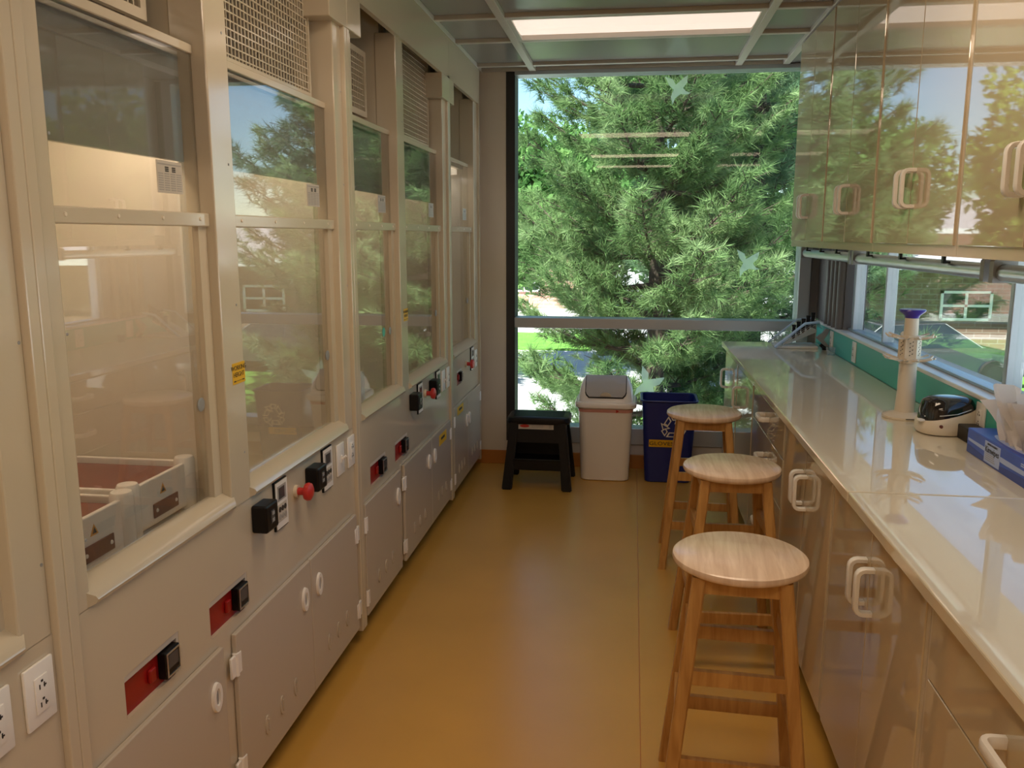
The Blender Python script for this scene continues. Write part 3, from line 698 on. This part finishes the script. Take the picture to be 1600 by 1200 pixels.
# flap: follows the lid front, dark outline gap below it
def flap(off, wx, z0, z1, nm, m):
    b = newbm(); zs = [z0+(z1-z0)*k/8 for k in range(9)]
    def fy(z):
        P = [(.530, .152), (.565, .145), (.620, .112), (.662, .065), (.688, .02), (.70, -.03)]
        for (a, u), (c, v) in zip(P, P[1:]):
            if a <= z <= c: return u+(v-u)*(z-a)/(c-a)
        return 0
    rings = []
    for k, z in enumerate(zs):
        w = wx-(.022 if k == 0 else (.006 if k == 1 else 0)); rings.append([(-w, -fy(z)-off, z+off*.5), (-w*.5, -fy(z)-off-.002, z+off*.5), (w*.5, -fy(z)-off-.002, z+off*.5), (w, -fy(z)-off, z+off*.5)])
    loft(b, rings, False, False, False); bmesh.ops.solidify(b, geom=b.faces[:], thickness=.004); return obj(nm, b, m, t, True)
flap(.004, .134, .560, .688, 'flap_gap', 'dark'); fl = flap(.008, .129, .567, .690, 'swing_flap', 'bin')
b = newbm(); prism(b, [(.036*math.cos(a), .026*math.sin(a)) for a in [PI*k/12 for k in range(13)]], 'y', -.160, -.140); g = obj('flap_grip', b, 'cream', fl); g.location = (0, -.001, .576)

t = thing('recycling_bin', 'dark blue recycling bin with yellow GLOVES label', 'recycling bin', (.255, 5.585, 0))
def rl(hx, hy, z): return rr3(hx, hy, .035, z)
b = newbm()
loft(b, [rl(.140, .110, 0), rl(.146, .116, .006), rl(.174, .146, .540), rl(.182, .154, .545), rl(.182, .154, .552), rl(.170, .142, .552), rl(.140, .112, .02)], True, True); obj('bin_body', b, 'blue', t, True)
b = newbm(); tube(b, [(p[0], p[1], .549) for p in rrect(.181, .153, .036)], .0055, 8, True); obj('rim', b, 'blue', t, True)
fy = lambda z: -(.116+(.146-.116)*(z/.54))-.001
tilt = math.atan((.146-.116)/.54)
b = newbm(); z0, z1 = .243, .292
loft(b, [[(-.125, fy(z), z), (.075, fy(z), z), (.075, fy(z)-.001, z), (-.125, fy(z)-.001, z)] for z in (z0, z1)]); lb = obj('glove_label', b, 'yellow', t, label='yellow label reading GLOVES')
text('label_lettering', 'GLOVES', .036, 'ink', lb, (-.045, fy(.267)-.0016, .266), (R(90)+tilt, 0, 0), sx=1.22)
# recycling arrows: three bent bands
sy = bpy.data.objects.new('recycle_symbol', None); COL.objects.link(sy); sy.parent = t; sy.location = (.03, fy(.385)-.0012, .378); sy.rotation_euler = (tilt, 0, 0)
SH = [[(-.048, -.066), (.016, -.066), (.016, -.034), (-.030, -.034)], [(.016, -.086), (.052, -.050), (.016, -.014)], [(-.056, -.062), (-.036, -.030), (-.052, -.006), (-.080, -.024)]]
for k in range(3):
    a0 = 2*PI*k/3; b = newbm()
    for shp in SH:
        P = [Vector((x*math.cos(a0)-z*math.sin(a0), x*math.sin(a0)+z*math.cos(a0))) for x, z in shp]; ctr = sum(P, Vector((0, 0)))/len(P)
        O = [b.verts.new((q.x, 0, q.y)) for q in P]; I = [b.verts.new(((ctr+(q-ctr)*.62).x, 0, (ctr+(q-ctr)*.62).y)) for q in P]
        for i in range(len(O)): b.faces.new((O[i], O[(i+1) % len(O)], I[(i+1) % len(O)], I[i]))
    r_ = bmesh.ops.extrude_face_region(b, geom=b.faces[:]); bmesh.ops.translate(b, vec=(0, -.001, 0), verts=[v for v in r_['geom'] if isinstance(v, bmesh.types.BMVert)])
    obj('recycle_arrow', b, 'whitepl', sy)

t = thing('step_stool', 'black plastic step stool in the corner by the window', 'step stool', (-.575, 5.36, 0))
TOPZ = .462
b = newbm(); loft(b, [rr3(.200, .125, .05, TOPZ-.045), rr3(.204, .130, .05, TOPZ-.03), rr3(.198, .124, .05, TOPZ-.006), rr3(.190, .116, .05, TOPZ)]); obj('top_step', b, 'black', t, True)
b = newbm()
for k in range(9): bx(b, -.16, .16, -.085+.02*k, -.078+.02*k, TOPZ-.001, TOPZ+.002)
obj('tread_ribs', b, 'black', t)
for sx in (-1, 1):
    for s2, yb, yt in ((-1, -.175, -.105), (1, .175, .105)):
        b = newbm(); rings = []
        for z, f in ((0, 0), (TOPZ-.03, 1)):
            cx = sx*(.222-.040*f-(.030)); cyy = yb+(yt-yb)*f
            rings.append([(cx+i*.032*(1-.15*f), cyy+j*.022, z) for i, j in ((-1, -1), (1, -1), (1, 1), (-1, 1))])
        loft(b, rings); bmesh.ops.bevel(b, geom=b.edges[:], offset=.006, segments=2, affect='EDGES'); obj('leg', b, 'black', t)
b = newbm(); loft(b, [[(-.165, -.132, .300), (.165, -.132, .300), (.165, -.124, .300), (-.165, -.124, .300)], [(-.160, -.112, .44), (.160, -.112, .44), (.160, -.104, .44), (-.160, -.104, .44)]]); obj('apron', b, 'black', t)
b = newbm(); bx(b, -.175, .175, -.165, -.150, .125, .200, .006); bx(b, -.172, .172, -.165, -.02, .186, .200, .004); obj('lower_step', b, 'black', t)
for sx in (-1, 1):
    b = newbm(); loft(b, [[(sx*.190, -.13, .10), (sx*.182, -.13, .10), (sx*.182, .13, .10), (sx*.190, .13, .10)], [(sx*.165, -.10, .43), (sx*.157, -.10, .43), (sx*.157, .10, .43), (sx*.165, .10, .43)]]); obj('side_panel', b, 'black', t)
b = newbm(); bx(b, -.17, .17, .09, .10, .12, .43); obj('rear_panel', b, 'black', t)
b = newbm(); lz0, lz1 = .385, .424
ly = lambda z: -.132+(.020)*((z-.300)/.14)-.0006
loft(b, [[(-.125, ly(z), z), (.100, ly(z), z), (.100, ly(z)-.001, z), (-.125, ly(z)-.001, z)] for z in (lz0, lz1)]); lb = obj('product_label', b, 'label', t, label='pale product label with red oval')
b = newbm(); prism(b, [(-.085+.030*math.cos(2*PI*i/20), .405+.010*math.sin(2*PI*i/20)) for i in range(20)], 'y', -.1205, -.1185); obj('red_oval', b, 'redbtn', lb)
b = newbm()
for k in range(3): bx(b, -.045, .035, -.1205, -.1185, .395+.008*k, .398+.008*k)
for k in range(4): bx(b, .070, .088, -.1205, -.1185, .391+.007*k, .395+.007*k)
obj('label_print', b, 'grey', lb)

# ================================================================== THINGS ON THE WORKTOP
ZT = .9162
t = thing('pipette_stand', 'beige pipette carousel stand with purple knob', 'pipette stand', (1.040, 3.350, ZT))
b = newbm(); lathe(b, [(.078, 0), (.080, .004), (.079, .010), (.060, .018), (.040, .023), (.036, .026)], n=40); obj('base', b, 'cream', t, True)
b = newbm(); lathe(b, [(.037, .022), (.033, .10), (.030, .20), (.0285, .215)], n=28); obj('column', b, 'cream', t, True)
for z, r in ((.222, .092), (.305, .088)):
    b = newbm(); lathe(b, [(.030, z-.012), (.036, z-.010), (.036, z+.008), (.030, z+.010)], n=24); h = obj('holder_ring', b, 'cream', t, True)
    for k in range(6):
        a = 2*PI*k/6+.35; c, s = math.cos(a), math.sin(a)
        def Q(u, v, w): return (u*c-v*s, u*s+v*c, z+w)
        b = newbm()
        for sg in (-1, 1):
            loft(b, [[Q(u, sg*v+dv, w+dz) for dv, dz in ((-.005, -.003), (.005, -.003), (.005, .003), (-.005, .003))] for u, v, w in ((.030, .010, 0), (.055, .020, .002), (.075, .022, .006), (r, .013, .012))])
        obj('pipette_hook', b, 'cream', h)
b = newbm()
for k in range(6):
    a = 2*PI*k/6; prism_pts = None
loft(b, [[(.040*math.cos(2*PI*k/6+.35+PI/6), .040*math.sin(2*PI*k/6+.35+PI/6), z) for k in range(6)] for z in (.230, .300)]); hub = obj('hub', b, 'cream', t)
b = newbm()
for k in range(6):
    a = 2*PI*k/6+.35; c, s = math.cos(a), math.sin(a)
    for q in range(4):
        z = .240+.015*q; r0 = .0352
        for v, dv in ((-.005, .004), (.004, .004)):
            loft(b, [[(u*c-(v+e)*s, u*s+(v+e)*c, z+zz+.006*(v > 0)) for e, zz in ((0, 0), (dv, .002), (dv, .005), (0, .003))] for u in (r0-.002, r0+.0006)])
obj('embossed_marks', b, 'ink', hub)
b = newbm(); lathe(b, [(.026, .305), (.0245, .36), (.024, .385)], n=24); obj('neck', b, 'cream', t, True)
b = newbm(); lathe(b, [(.024, .380), (.027, .390), (.042, .402), (.047, .408), (.045, .413), (.030, .414), (.001, .411)], n=32); obj('knob', b, 'purple', t, True)
b = newbm(); bx(b, -.018, .018, -.0805, -.0795, .006, .009)
obj('base_mark', b, 'ink', t)

t = thing('mini_centrifuge', 'beige mini centrifuge with smoked black lid', 'centrifuge', (1.103, 3.105, ZT), R(8))
rx, ry = .098, .080
def ell(fx, z, tiltz=0, n=40, cy=0): return [(rx*fx*math.copysign(abs(math.cos(2*PI*i/n))**.8, math.cos(2*PI*i/n)), ry*fx*math.copysign(abs(math.sin(2*PI*i/n))**.8, math.sin(2*PI*i/n))+cy, z+tiltz*math.copysign(abs(math.cos(2*PI*i/n))**.8, math.cos(2*PI*i/n))) for i in range(n)]
b = newbm(); loft(b, [ell(.96, .004), ell(1, .012), ell(1.01, .030, .004), ell(.985, .066, .022), ell(.95, .072, .024)]); bd = obj('housing', b, 'cream', t, True)
b = newbm(); loft(b, [ell(.93, .066, .022), ell(.90, .095, .012), ell(.80, .118, .004), ell(.62, .128, .002), ell(.3, .131)]); ld = obj('lid', b, 'gloss', t, True, 'smoked glossy lid')
b = newbm(); tube(b, [(-.088, -.025, .064), (-.05, -.066, .072), (0, -.078, .080), (.05, -.067, .094), (.090, -.02, .1)], .0018, 6); obj('lid_seam', b, 'alu', ld)
b = newbm(); lathe(b, [(.0065, 0), (.0065, .003), (.004, .004)], (0, 0, 0), 16, 'y'); k_ = obj('power_button', b, 'maroon', bd); k_.location = (-.050, -.071, .036); k_.rotation_euler = (0, 0, R(150))
b = newbm(); bx(b, -.108, -.088, -.035, -.010, .046, .054, .003); obj('lid_latch', b, 'whitepl', bd)
b = newbm(); lathe(b, [(.012, 0), (.010, .03)], (0, 0, 0), 16, 'x'); k_ = obj('cord_gland', b, 'whitepl', bd); k_.location = (.095, -.02, .03)

b = newbm(); bx(b, -.030, .030, -.045, .045, 0, .050, .004); bx(b, -.032, -.012, -.058, -.045, .012, .042, .003)
tag(obj('power_adapter', b, 'black', loc=(1.147, 2.985, ZT)), 'black power adapter behind the blue tissue box', 'power adapter')

# tissue box (long side along Y)
t = thing('tissue_box', 'blue wipe carton with white tissues rising from it', 'tissue box', (1.078, 2.30, ZT))
bw, bl, bh = .085, .535, .078
b = newbm(); bx(b, 0, bw, 0, bl, 0, bh, .002, 1); cb = obj('carton', b, 'boxblue', t)
b = newbm()
loft(b, [[(-.0008, y, z), (0, y, z), (0, y, z+h), (-.0008, y, z+h)] for y, z, h in ((.01, .0, .030), (.2, .0, .022), (.36, .001, .014), (bl-.004, .002, .026))]); obj('dark_swoosh', b, 'boxblue2', cb)
b = newbm(); loft(b, [[(-.0006, y, z), (0, y, z), (0, y, z+h), (-.0006, y, z+h)] for y, z, h in ((.02, .034, .010), (.25, .030, .016), (bl-.01, .040, .008))]); obj('pale_swoosh', b, 'paleblue', cb)
b = newbm(); bx(b, -.0012, 0, .285, .395, .006, .070); pn = obj('title_panel', b, 'paleblue', cb)
text('title_lettering', 'Kimwipes', .027, 'ink', pn, (-.0016, .340, .046), TXm, sx=.92)
text('title_lettering', 'KIMTECH SCIENCE', .0085, 'ink', pn, (-.0016, .340, .063), TXm)
b = newbm()
for k in range(4): bx(b, -.0016, -.0011, .315+.004*k, .385, .014+.006*k, .0162+.006*k)
obj('small_print', b, 'grey', pn)
b = newbm()
for k in range(2): bx(b, -.0012, 0, .06, .15, .060-.006*k, .0632-.006*k)
obj('side_print', b, 'paleblue', cb)
b = newbm()
for a in range(3): prism(b, [(.060+.018*a, .018), (.070+.018*a, .030), (.078+.018*a, .018), (.070+.018*a, .006)], 'x', -.0012, 0)
obj('diamond_marks', b, 'paleblue', cb)
b = newbm(); prism(b, [(bw*.5+.026*math.cos(2*PI*i/24), bl*.52+.15*math.sin(2*PI*i/24)) for i in range(24)], 'z', bh, bh+.0012); obj('opening_window', b, 'paleblue', t)
def tissue(y, h, spread, lean, seed):
    rg = random.Random(seed); b = newbm(); n = 15; rings = []
    for k in range(9):
        f = k/8; ww = .020+spread*f**.8; row = []
        for i in range(n):
            s = i/(n-1)*2-1
            fold = .022*math.sin(s*7+seed+f*2)*(.4+f)+.010*math.sin(s*15+seed*2)
            row.append((bw*.5+fold+lean[0]*f, y+s*ww+lean[1]*f, bh-.01+h*f-(abs(s)**2)*h*.34*f+.014*math.sin(s*5+seed)*f))
        rings.append(row)
    loft(b, rings, False, False, False); bmesh.ops.solidify(b, geom=b.faces[:], thickness=.0012); return obj('tissue', b, 'tissue', t, True)
tissue(.335, .165, .115, (.0, .040), 1.0); tissue(.27, .160, .13, (.012, -.005), 2.3); tissue(.20, .150, .13, (-.008, -.02), 4.1); tissue(.25, .120, .12, (-.02, -.01), 5.6)

# clear shield with tilted wire rack at the window end
t = thing('acrylic_shield', 'clear acrylic bench shield with frosted blue edge at the window end', 'bench shield', (1.02, 5.42, ZT))
prof = [(-.150, .012), (.020, .158), (.105, .170), (.128, .125)]     # x, z
b = newbm()
loft(b, [[(x, -.10, z) for x, z in prof], [(x, .16, z) for x, z in prof]], False, False, False); bmesh.ops.solidify(b, geom=b.faces[:], thickness=.005); obj('shield_sheet', b, 'acrylic', t)
b = newbm(); tube(b, [(x, -.10, z) for x, z in prof[:3]], .0085, 8); obj('front_edge', b, 'frost', t, True)
b = newbm(); tube(b, [(x, .16, z) for x, z in prof[:3]], .006, 8); obj('rear_edge', b, 'frost', t, True)
b = newbm(); bx(b, -.135, .115, -.06, .14, 0, .016, .004); obj('base_plate', b, 'whitepl', t)
b = newbm(); prism(b, [(-.105, .016), (-.06, .016), (.115, .095), (.115, .11), (.085, .118), (-.02, .07)], 'y', .02, .10); obj('tray', b, 'whitepl', t)
t = thing('wire_rack', 'tilted wire tube rack holding dark tubes under the clear shield', 'tube rack', (1.02, 5.38, ZT+.004))
d = Vector((.80, 0, .55)).normalized(); o0 = Vector((-.115, -.055, .012)); up = Vector((-.55, 0, .80)).normalized()
for k in range(5):
    b = newbm(); p = o0+Vector((0, .0, 0))+up*(.014*k)+Vector((.012*k, .010*k, 0)); tube(b, [p, p+d*.235], .0018, 6); obj('wire', b, 'steel', t)
for f in (.05, .5, .97):
    b = newbm(); p = o0+d*.235*f; tube(b, [p, p+up*.056+Vector((.048, .04, 0))], .0018, 6); obj('cross_wire', b, 'steel', t)
for k in range(5):
    b = newbm(); p = o0+d*(.07+.033*k)+Vector((.02, .03, .004)); lathe(b, [(.004, 0), (.011, .012), (.011, .075), (.013, .076), (.013, .09), (.001, .091)], p, 12); obj('dark_tube', b, 'black', t, True)
t = thing('clamp_arm', 'grey plastic clamp with black foot leaning by the shield', 'clamp', (1.165, 5.33, ZT))
b = newbm(); prism(b, [(-.055, .075), (-.040, .060), (.010, .012), (.022, .024), (-.010, .062), (.012, .100), (.020, .125), (-.002, .130), (-.022, .100), (-.038, .092)], 'y', -.014, .014); obj('clamp_body', b, 'greyp', t)
b = newbm(); cyl(b, (-.030, -.016, .034), (.004, -.016, .006), .010, n=12); obj('clamp_screw', b, 'black', t, True)
b = newbm(); cyl(b, (.006, 0, .0), (-.004, 0, .026), .020, .014, 14); obj('foot_pad', b, 'black', t, True)
b = newbm()
loft(b, [rr3(.020, .018, .004, 0, 2), rr3(.024, .022, .004, .045, 2), rr3(.021, .019, .004, .045, 2), rr3(.017, .015, .004, .004, 2)]); tag(obj('clear_cup', b, 'acrylic', loc=(1.150, 5.10, ZT)), 'small clear cup below the teal backsplash beside the clamp', 'cup')

# ================================================================== OUTSIDE
ZG = -1.8
b = newbm(); bx(b, -80, 80, YB+.4, 110, ZG-.2, ZG); bx(b, XR+.4, 80, -40, YB+.4, ZG-.2, ZG); struct(obj('ground', b, 'asphalt'))
b = newbm(); bx(b, -30, -1.2, 25.2, 29.5, ZG, ZG+.05); o = obj('lawn_strip', b, 'grass'); tag(o, 'bright green lawn strip beyond the pavement at left', 'lawn'); o['kind'] = 'stuff'
b = newbm(); bx(b, .2, 3.4, 9.6, 16, ZG, ZG+.04); o = obj('tree_bed', b, 'grass'); tag(o, 'shaded grass under the pines', 'lawn'); o['kind'] = 'stuff'
b = newbm(); bx(b, 3.5, 26, 14.5, 24.2, ZG, ZG+.03); o = obj('side_lawn', b, 'grass'); tag(o, 'lawn in front of the brown brick building at right', 'lawn'); o['kind'] = 'stuff'
b = newbm(); bx(b, -30, -1, 30.5, 31.2, ZG, ZG+.75); tag(obj('low_wall', b, 'concrete'), 'pale low concrete wall behind the lawn strip', 'wall')
def building(label, x0, x1, y, zt, m, wins, depth=8, roofm='roof', eave=.5):
    t = thing('brick_building', label, 'building', ((x0+x1)/2, y, ZG)); hw = (x1-x0)/2; h = zt-ZG
    b = newbm(); bx(b, -hw, hw, 0, depth, 0, h); obj('brick_wall', b, m, t)
    b = newbm(); prism(b, [(-eave, h), (-eave, h+.16), (depth/2, h+1.5), (depth+eave, h+.16), (depth+eave, h)], 'x', -hw-eave, hw+eave); obj('roof', b, roofm, t)
    b = newbm(); bx(b, -hw-eave, hw+eave, -eave-.05, -eave, h-.02, h+.18); obj('fascia_board', b, 'eave', t)
    for (cx, cz, w, hh) in wins:
        b = newbm(); xx = cx-(x0+x1)/2; zz = cz-ZG; f = .07
        bx(b, xx-w/2, xx+w/2, -.06, .02, zz-hh/2, zz-hh/2+f); bx(b, xx-w/2, xx+w/2, -.06, .02, zz+hh/2-f, zz+hh/2); bx(b, xx-w/2, xx-w/2+f, -.06, .02, zz-hh/2, zz+hh/2); bx(b, xx+w/2-f, xx+w/2, -.06, .02, zz-hh/2, zz+hh/2)
        bx(b, xx-f/2, xx+f/2, -.05, .02, zz-hh/2, zz+hh/2); bx(b, xx-w/2, xx+w/2, -.05, .02, zz-f/2, zz+f/2); fr = obj('window_frame', b, 'eave', t)
        b = newbm(); bx(b, xx-w/2+.02, xx+w/2-.02, -.02, -.01, zz-hh/2+.02, zz+hh/2-.02); obj('window_pane', b, 'bglass', fr)
    return t
building('brown brick building seen through the strip window', 6.6, 24, 25, .72, 'brick', [(9.13, -.31, 1.35, .82), (13.9, -.31, 1.35, .82), (18.2, -.31, 1.35, .82)], eave=.9)
building('pink brick building behind the pines at left', -22, -1.0, 36, 1.7, 'brick2', [(-4.55, -.35, 1.3, .8), (-8.5, -.35, 1.3, .8), (-13, -.35, 1.3, .8)])

# parked car on the right
t = thing('parked_car', 'dark parked car seen low through the strip window', 'car', (6.5, 20.6, ZG+.031), R(8))
b = newbm(); body = [(-2.2, .28), (-2.25, .62), (-2.0, .82), (-1.3, .90), (1.2, .92), (2.05, .78), (2.2, .5), (2.15, .28)]
loft(b, [[(x, s*y, z) for x, z in body] for s, y in ((-1, .82), (-1, .88), (1, .88), (1, .82))]); obj('car_body', b, 'carpaint', t, True)
b = newbm(); cab = [(-1.75, .88), (-1.05, 1.38), (.35, 1.42), (1.15, .90)]
loft(b, [[(x, s*y*(1-.22*(z > 1)), z) for x, z in cab] for s, y in ((-1, .80), (1, .80))]); obj('greenhouse', b, 'bglass', t)
b = newbm(); loft(b, [[(-1.02, s*.63, 1.38), (.34, s*.63, 1.425), (.34, s*.63, 1.445), (-1.02, s*.63, 1.40)] for s in (-1, 1)]); obj('car_roof', b, 'carpaint', t)
for s in (-1, 1):
    for a, c in (((-1.75, .88), (-1.05, 1.39)), ((.35, 1.43), (1.15, .90)), ((-.3, .9), (-.3, 1.4))):
        b = newbm(); tube(b, [(a[0], s*.79*(1-.2*(a[1] > 1)), a[1]), (c[0], s*.79*(1-.2*(c[1] > 1)), c[1])], .014, 6); obj('pillar', b, 'greyp' if a[0] != -.3 else 'carpaint', t)
    for x in (-1.4, 1.4):
        b = newbm(); lathe(b, [(.05, -.1), (.31, -.1), (.32, 0), (.31, .1), (.05, .1)], (x, s*.80, .32), 24, 'y'); wh = obj('wheel', b, 'tyre', t, True)
        b = newbm(); lathe(b, [(.01, -.105), (.19, -.105), (.19, .105), (.01, .105)], (x, s*.80, .32), 16, 'y'); obj('hub_cap', b, 'dark', wh)

# trees --------------------------------------------------------------
def npmesh(name, V, F, m, parent, kind=None):
    me = bpy.data.meshes.new(name); n = len(V); k = F.shape[1]; nf = len(F)
    me.vertices.add(n); me.vertices.foreach_set('co', V.astype(np.float32).ravel())
    me.loops.add(nf*k); me.loops.foreach_set('vertex_index', F.astype(np.int32).ravel())
    me.polygons.add(nf); me.polygons.foreach_set('loop_start', np.arange(0, nf*k, k, dtype=np.int32)); me.update(calc_edges=True)
    me.materials.append(M[m]); o = bpy.data.objects.new(name, me); COL.objects.link(o); o.parent = parent
    if kind: o['kind'] = kind
    return o
def needles(C, A, n, rng, L=.15, w=.0042, spread=.75, back=.16):
    """C tuft tips, A axes -> one triangle per needle"""
    T = len(C); C = np.repeat(C, n, 0); A = np.repeat(A, n, 0)
    d = A*.75+rng.normal(size=C.shape)*spread*.62; d /= np.linalg.norm(d, axis=1, keepdims=True)
    base = C-A*(rng.random((len(C), 1))*back); ln = L*(.75+.5*rng.random((len(C), 1)))
    side = np.cross(d, rng.normal(size=C.shape)); side /= np.linalg.norm(side, axis=1, keepdims=True)
    tip = base+d*ln; tip[:, 2] -= ln[:, 0]*.10
    V = np.stack([base-side*w, base+side*w, tip], 1).reshape(-1, 3); return V, np.arange(len(V)).reshape(-1, 3)
def pine(label, x, y, h, rad, seed, m='needle', zlow=.5, step=.42, n=34, dens=1.0, sep=True, L=.15, w=.0042):
    rng = np.random.default_rng(seed); t = thing('pine_tree', label, 'tree', (x, y, ZG), 0, 'pines outside the end window')
    b = newbm(); tube(b, [(0, 0, 0), (.03, .02, h*.3), (-.03, .0, h*.6), (0, 0, h)], [.13, .11, .07, .015], 10); obj('trunk', b, 'bark', t, True)
    Cs, As = [], []; z = zlow; twb = newbm(); twigs = 0
    while z < h-.2:
        f = (z/h); Rz = rad*(1-.80*f**1.15)*min(1, .62+.14*z)*(.85+.3*rng.random()); nb = 5+int(rng.random()*2); ph = rng.random()*2*PI
        for k in range(nb):
            a = ph+2*PI*k/nb+rng.normal()*.15; ln = Rz*(.75+.35*rng.random()); rise = (.10+.30*f)*ln
            zz = z+rng.normal()*.10; dr = np.array([math.cos(a), math.sin(a), 0])
            pts = [Vector((dr[0]*ln*u, dr[1]*ln*u, zz+rise*u+.16*ln*u*u-.10*ln*math.sin(PI*u))) for u in (0, .25, .5, .75, 1)]
            b = newbm() if sep else twb; tube(b, pts, [.035+.012*(1-f), .028, .02, .012, .005], 5)
            if sep: obj('branch', b, 'bark', t, True)
            # side shoots with tufts
            ns = max(4, int(ln*7.5*dens)); sd = np.array([-dr[1], dr[0], 0])
            for s in range(ns):
                u = .22+.78*(s+rng.random())/ns; i = min(3, int(u*4)); p = pts[i].lerp(pts[i+1], u*4-i); sg = 1 if s % 2 else -1
                sl = (.55*(1-u)+.22)*ln*.55*(.7+.6*rng.random()); dv = dr*.75+sd*sg*.75+np.array([0, 0, .22+.25*rng.random()]); dv /= np.linalg.norm(dv)
                q = np.array(p)+dv*sl; tube(twb, [p, Vector(q)], [.008, .003], 3); twigs += 1
                nt_ = max(2, int(sl/.13))
                for j in range(nt_):
                    c = np.array(p)+dv*sl*(j+1)/nt_+rng.normal(size=3)*.05; ax = dv+rng.normal(size=3)*.35+np.array([0, 0, .30]); ax /= np.linalg.norm(ax); Cs.append(c); As.append(ax)
            for j in range(2):
                ax = dr+np.array([0, 0, .5])+rng.normal(size=3)*.3; ax /= np.linalg.norm(ax); Cs.append(np.array(pts[-1])-dr*.12*j); As.append(ax)
        z += step*(.85+.3*rng.random())
    o = obj('twigs', twb, 'bark', t); o['kind'] = 'stuff'
    V, F = needles(np.array(Cs), np.array(As), n, rng, L, w); npmesh('needles', V, F, m, t, 'stuff')
    return len(F)
NT = 0
NT += pine('tall white pine filling the middle of the end window', .27, 10.4, 8.2, 2.35, 3, 'needle', .6, .34, 52, 1.9)
NT += pine('white pine with dark trunk behind the right half of the end window', 1.72, 12.6, 9.5, 2.6, 5, 'needle2', 1.0, .40, 38, 1.5, False, .17, .0052)
NT += pine('right-hand white pine next to the corner column', 2.75, 14.2, 9.5, 2.4, 8, 'needle', 2.6, .5, 30, 1.0, False, .18, .0058)
def broad(label, x, y, h, rad, seed, m='leaf', n=15000, s=.10, zc=.58):
    rng = np.random.default_rng(seed); t = thing('broadleaf_tree', label, 'tree', (x, y, ZG), 0, 'leafy trees outside')
    b = newbm(); tube(b, [(0, 0, 0), (.05, 0, h*.3), (0, .05, h*.7)], [.22, .17, .05], 8)
    for k in range(6):
        a = 2*PI*k/6; tube(b, [(0, 0, h*(.28+.05*k)), (math.cos(a)*rad*.6, math.sin(a)*rad*.6, h*(.45+.06*k))], [.07, .02], 5)
    obj('trunk', b, 'bark', t, True)
    nb = 42; c = rng.normal(size=(nb, 3)); c /= np.linalg.norm(c, axis=1, keepdims=True); c *= (.45+.55*rng.random((nb, 1)))
    c = c*np.array([rad, rad, h*(1-zc)*.95])*.82+np.array([0, 0, h*zc]); i = rng.integers(0, nb, n)
    p = rng.normal(size=(n, 3)); p /= np.linalg.norm(p, axis=1, keepdims=True); P = c[i]+p*(rad*.30)*(.55+.5*rng.random((n, 1)))
    u = rng.normal(size=(n, 3)); u /= np.linalg.norm(u, axis=1, keepdims=True); v = np.cross(u, rng.normal(size=(n, 3))); v /= np.linalg.norm(v, axis=1, keepdims=True)
    V = np.stack([P-u*s, P+v*s*.5, P+u*s, P-v*s*.5], 1).reshape(-1, 3); npmesh('leaves', V, np.arange(len(V)).reshape(-1, 4), m, t, 'stuff')
broad('leafy tree behind the pine at the upper left of the window', -3.05, 20.5, 7.2, 2.3, 21, 'leaf', 15000, .10)
TREES = [('yellow-green leafy tree mirrored in the wall cabinets', -6.9, 17.5, 7.2, 2.9, 31, 'leafy', 14000), ('wide yellow-green tree far left outside', -12.5, 19.5, 8.2, 3.3, 32, 'leafy', 13000),
    ('leafy tree seen between the pine and the pink building', -.75, 24.5, 7.4, 2.0, 39, 'leaf', 13000), ('leafy tree left of the brown brick building', 5.2, 24.5, 8.5, 1.9, 34, 'leaf', 11000), ('low leafy shrub before the brown brick building', 10.9, 22.6, 2.3, 1.2, 36, 'leaf', 7000), ('tall leafy tree behind the middle pine', 1.0, 18.2, 10.5, 2.2, 37, 'leaf', 15000), ('tall leafy tree behind the corner column', 2.6, 22.6, 10.5, 1.6, 38, 'leaf', 11000)]
for a in TREES: broad(*a[:6], m=a[6], n=a[7], s=.12)
print('needle triangles', NT)
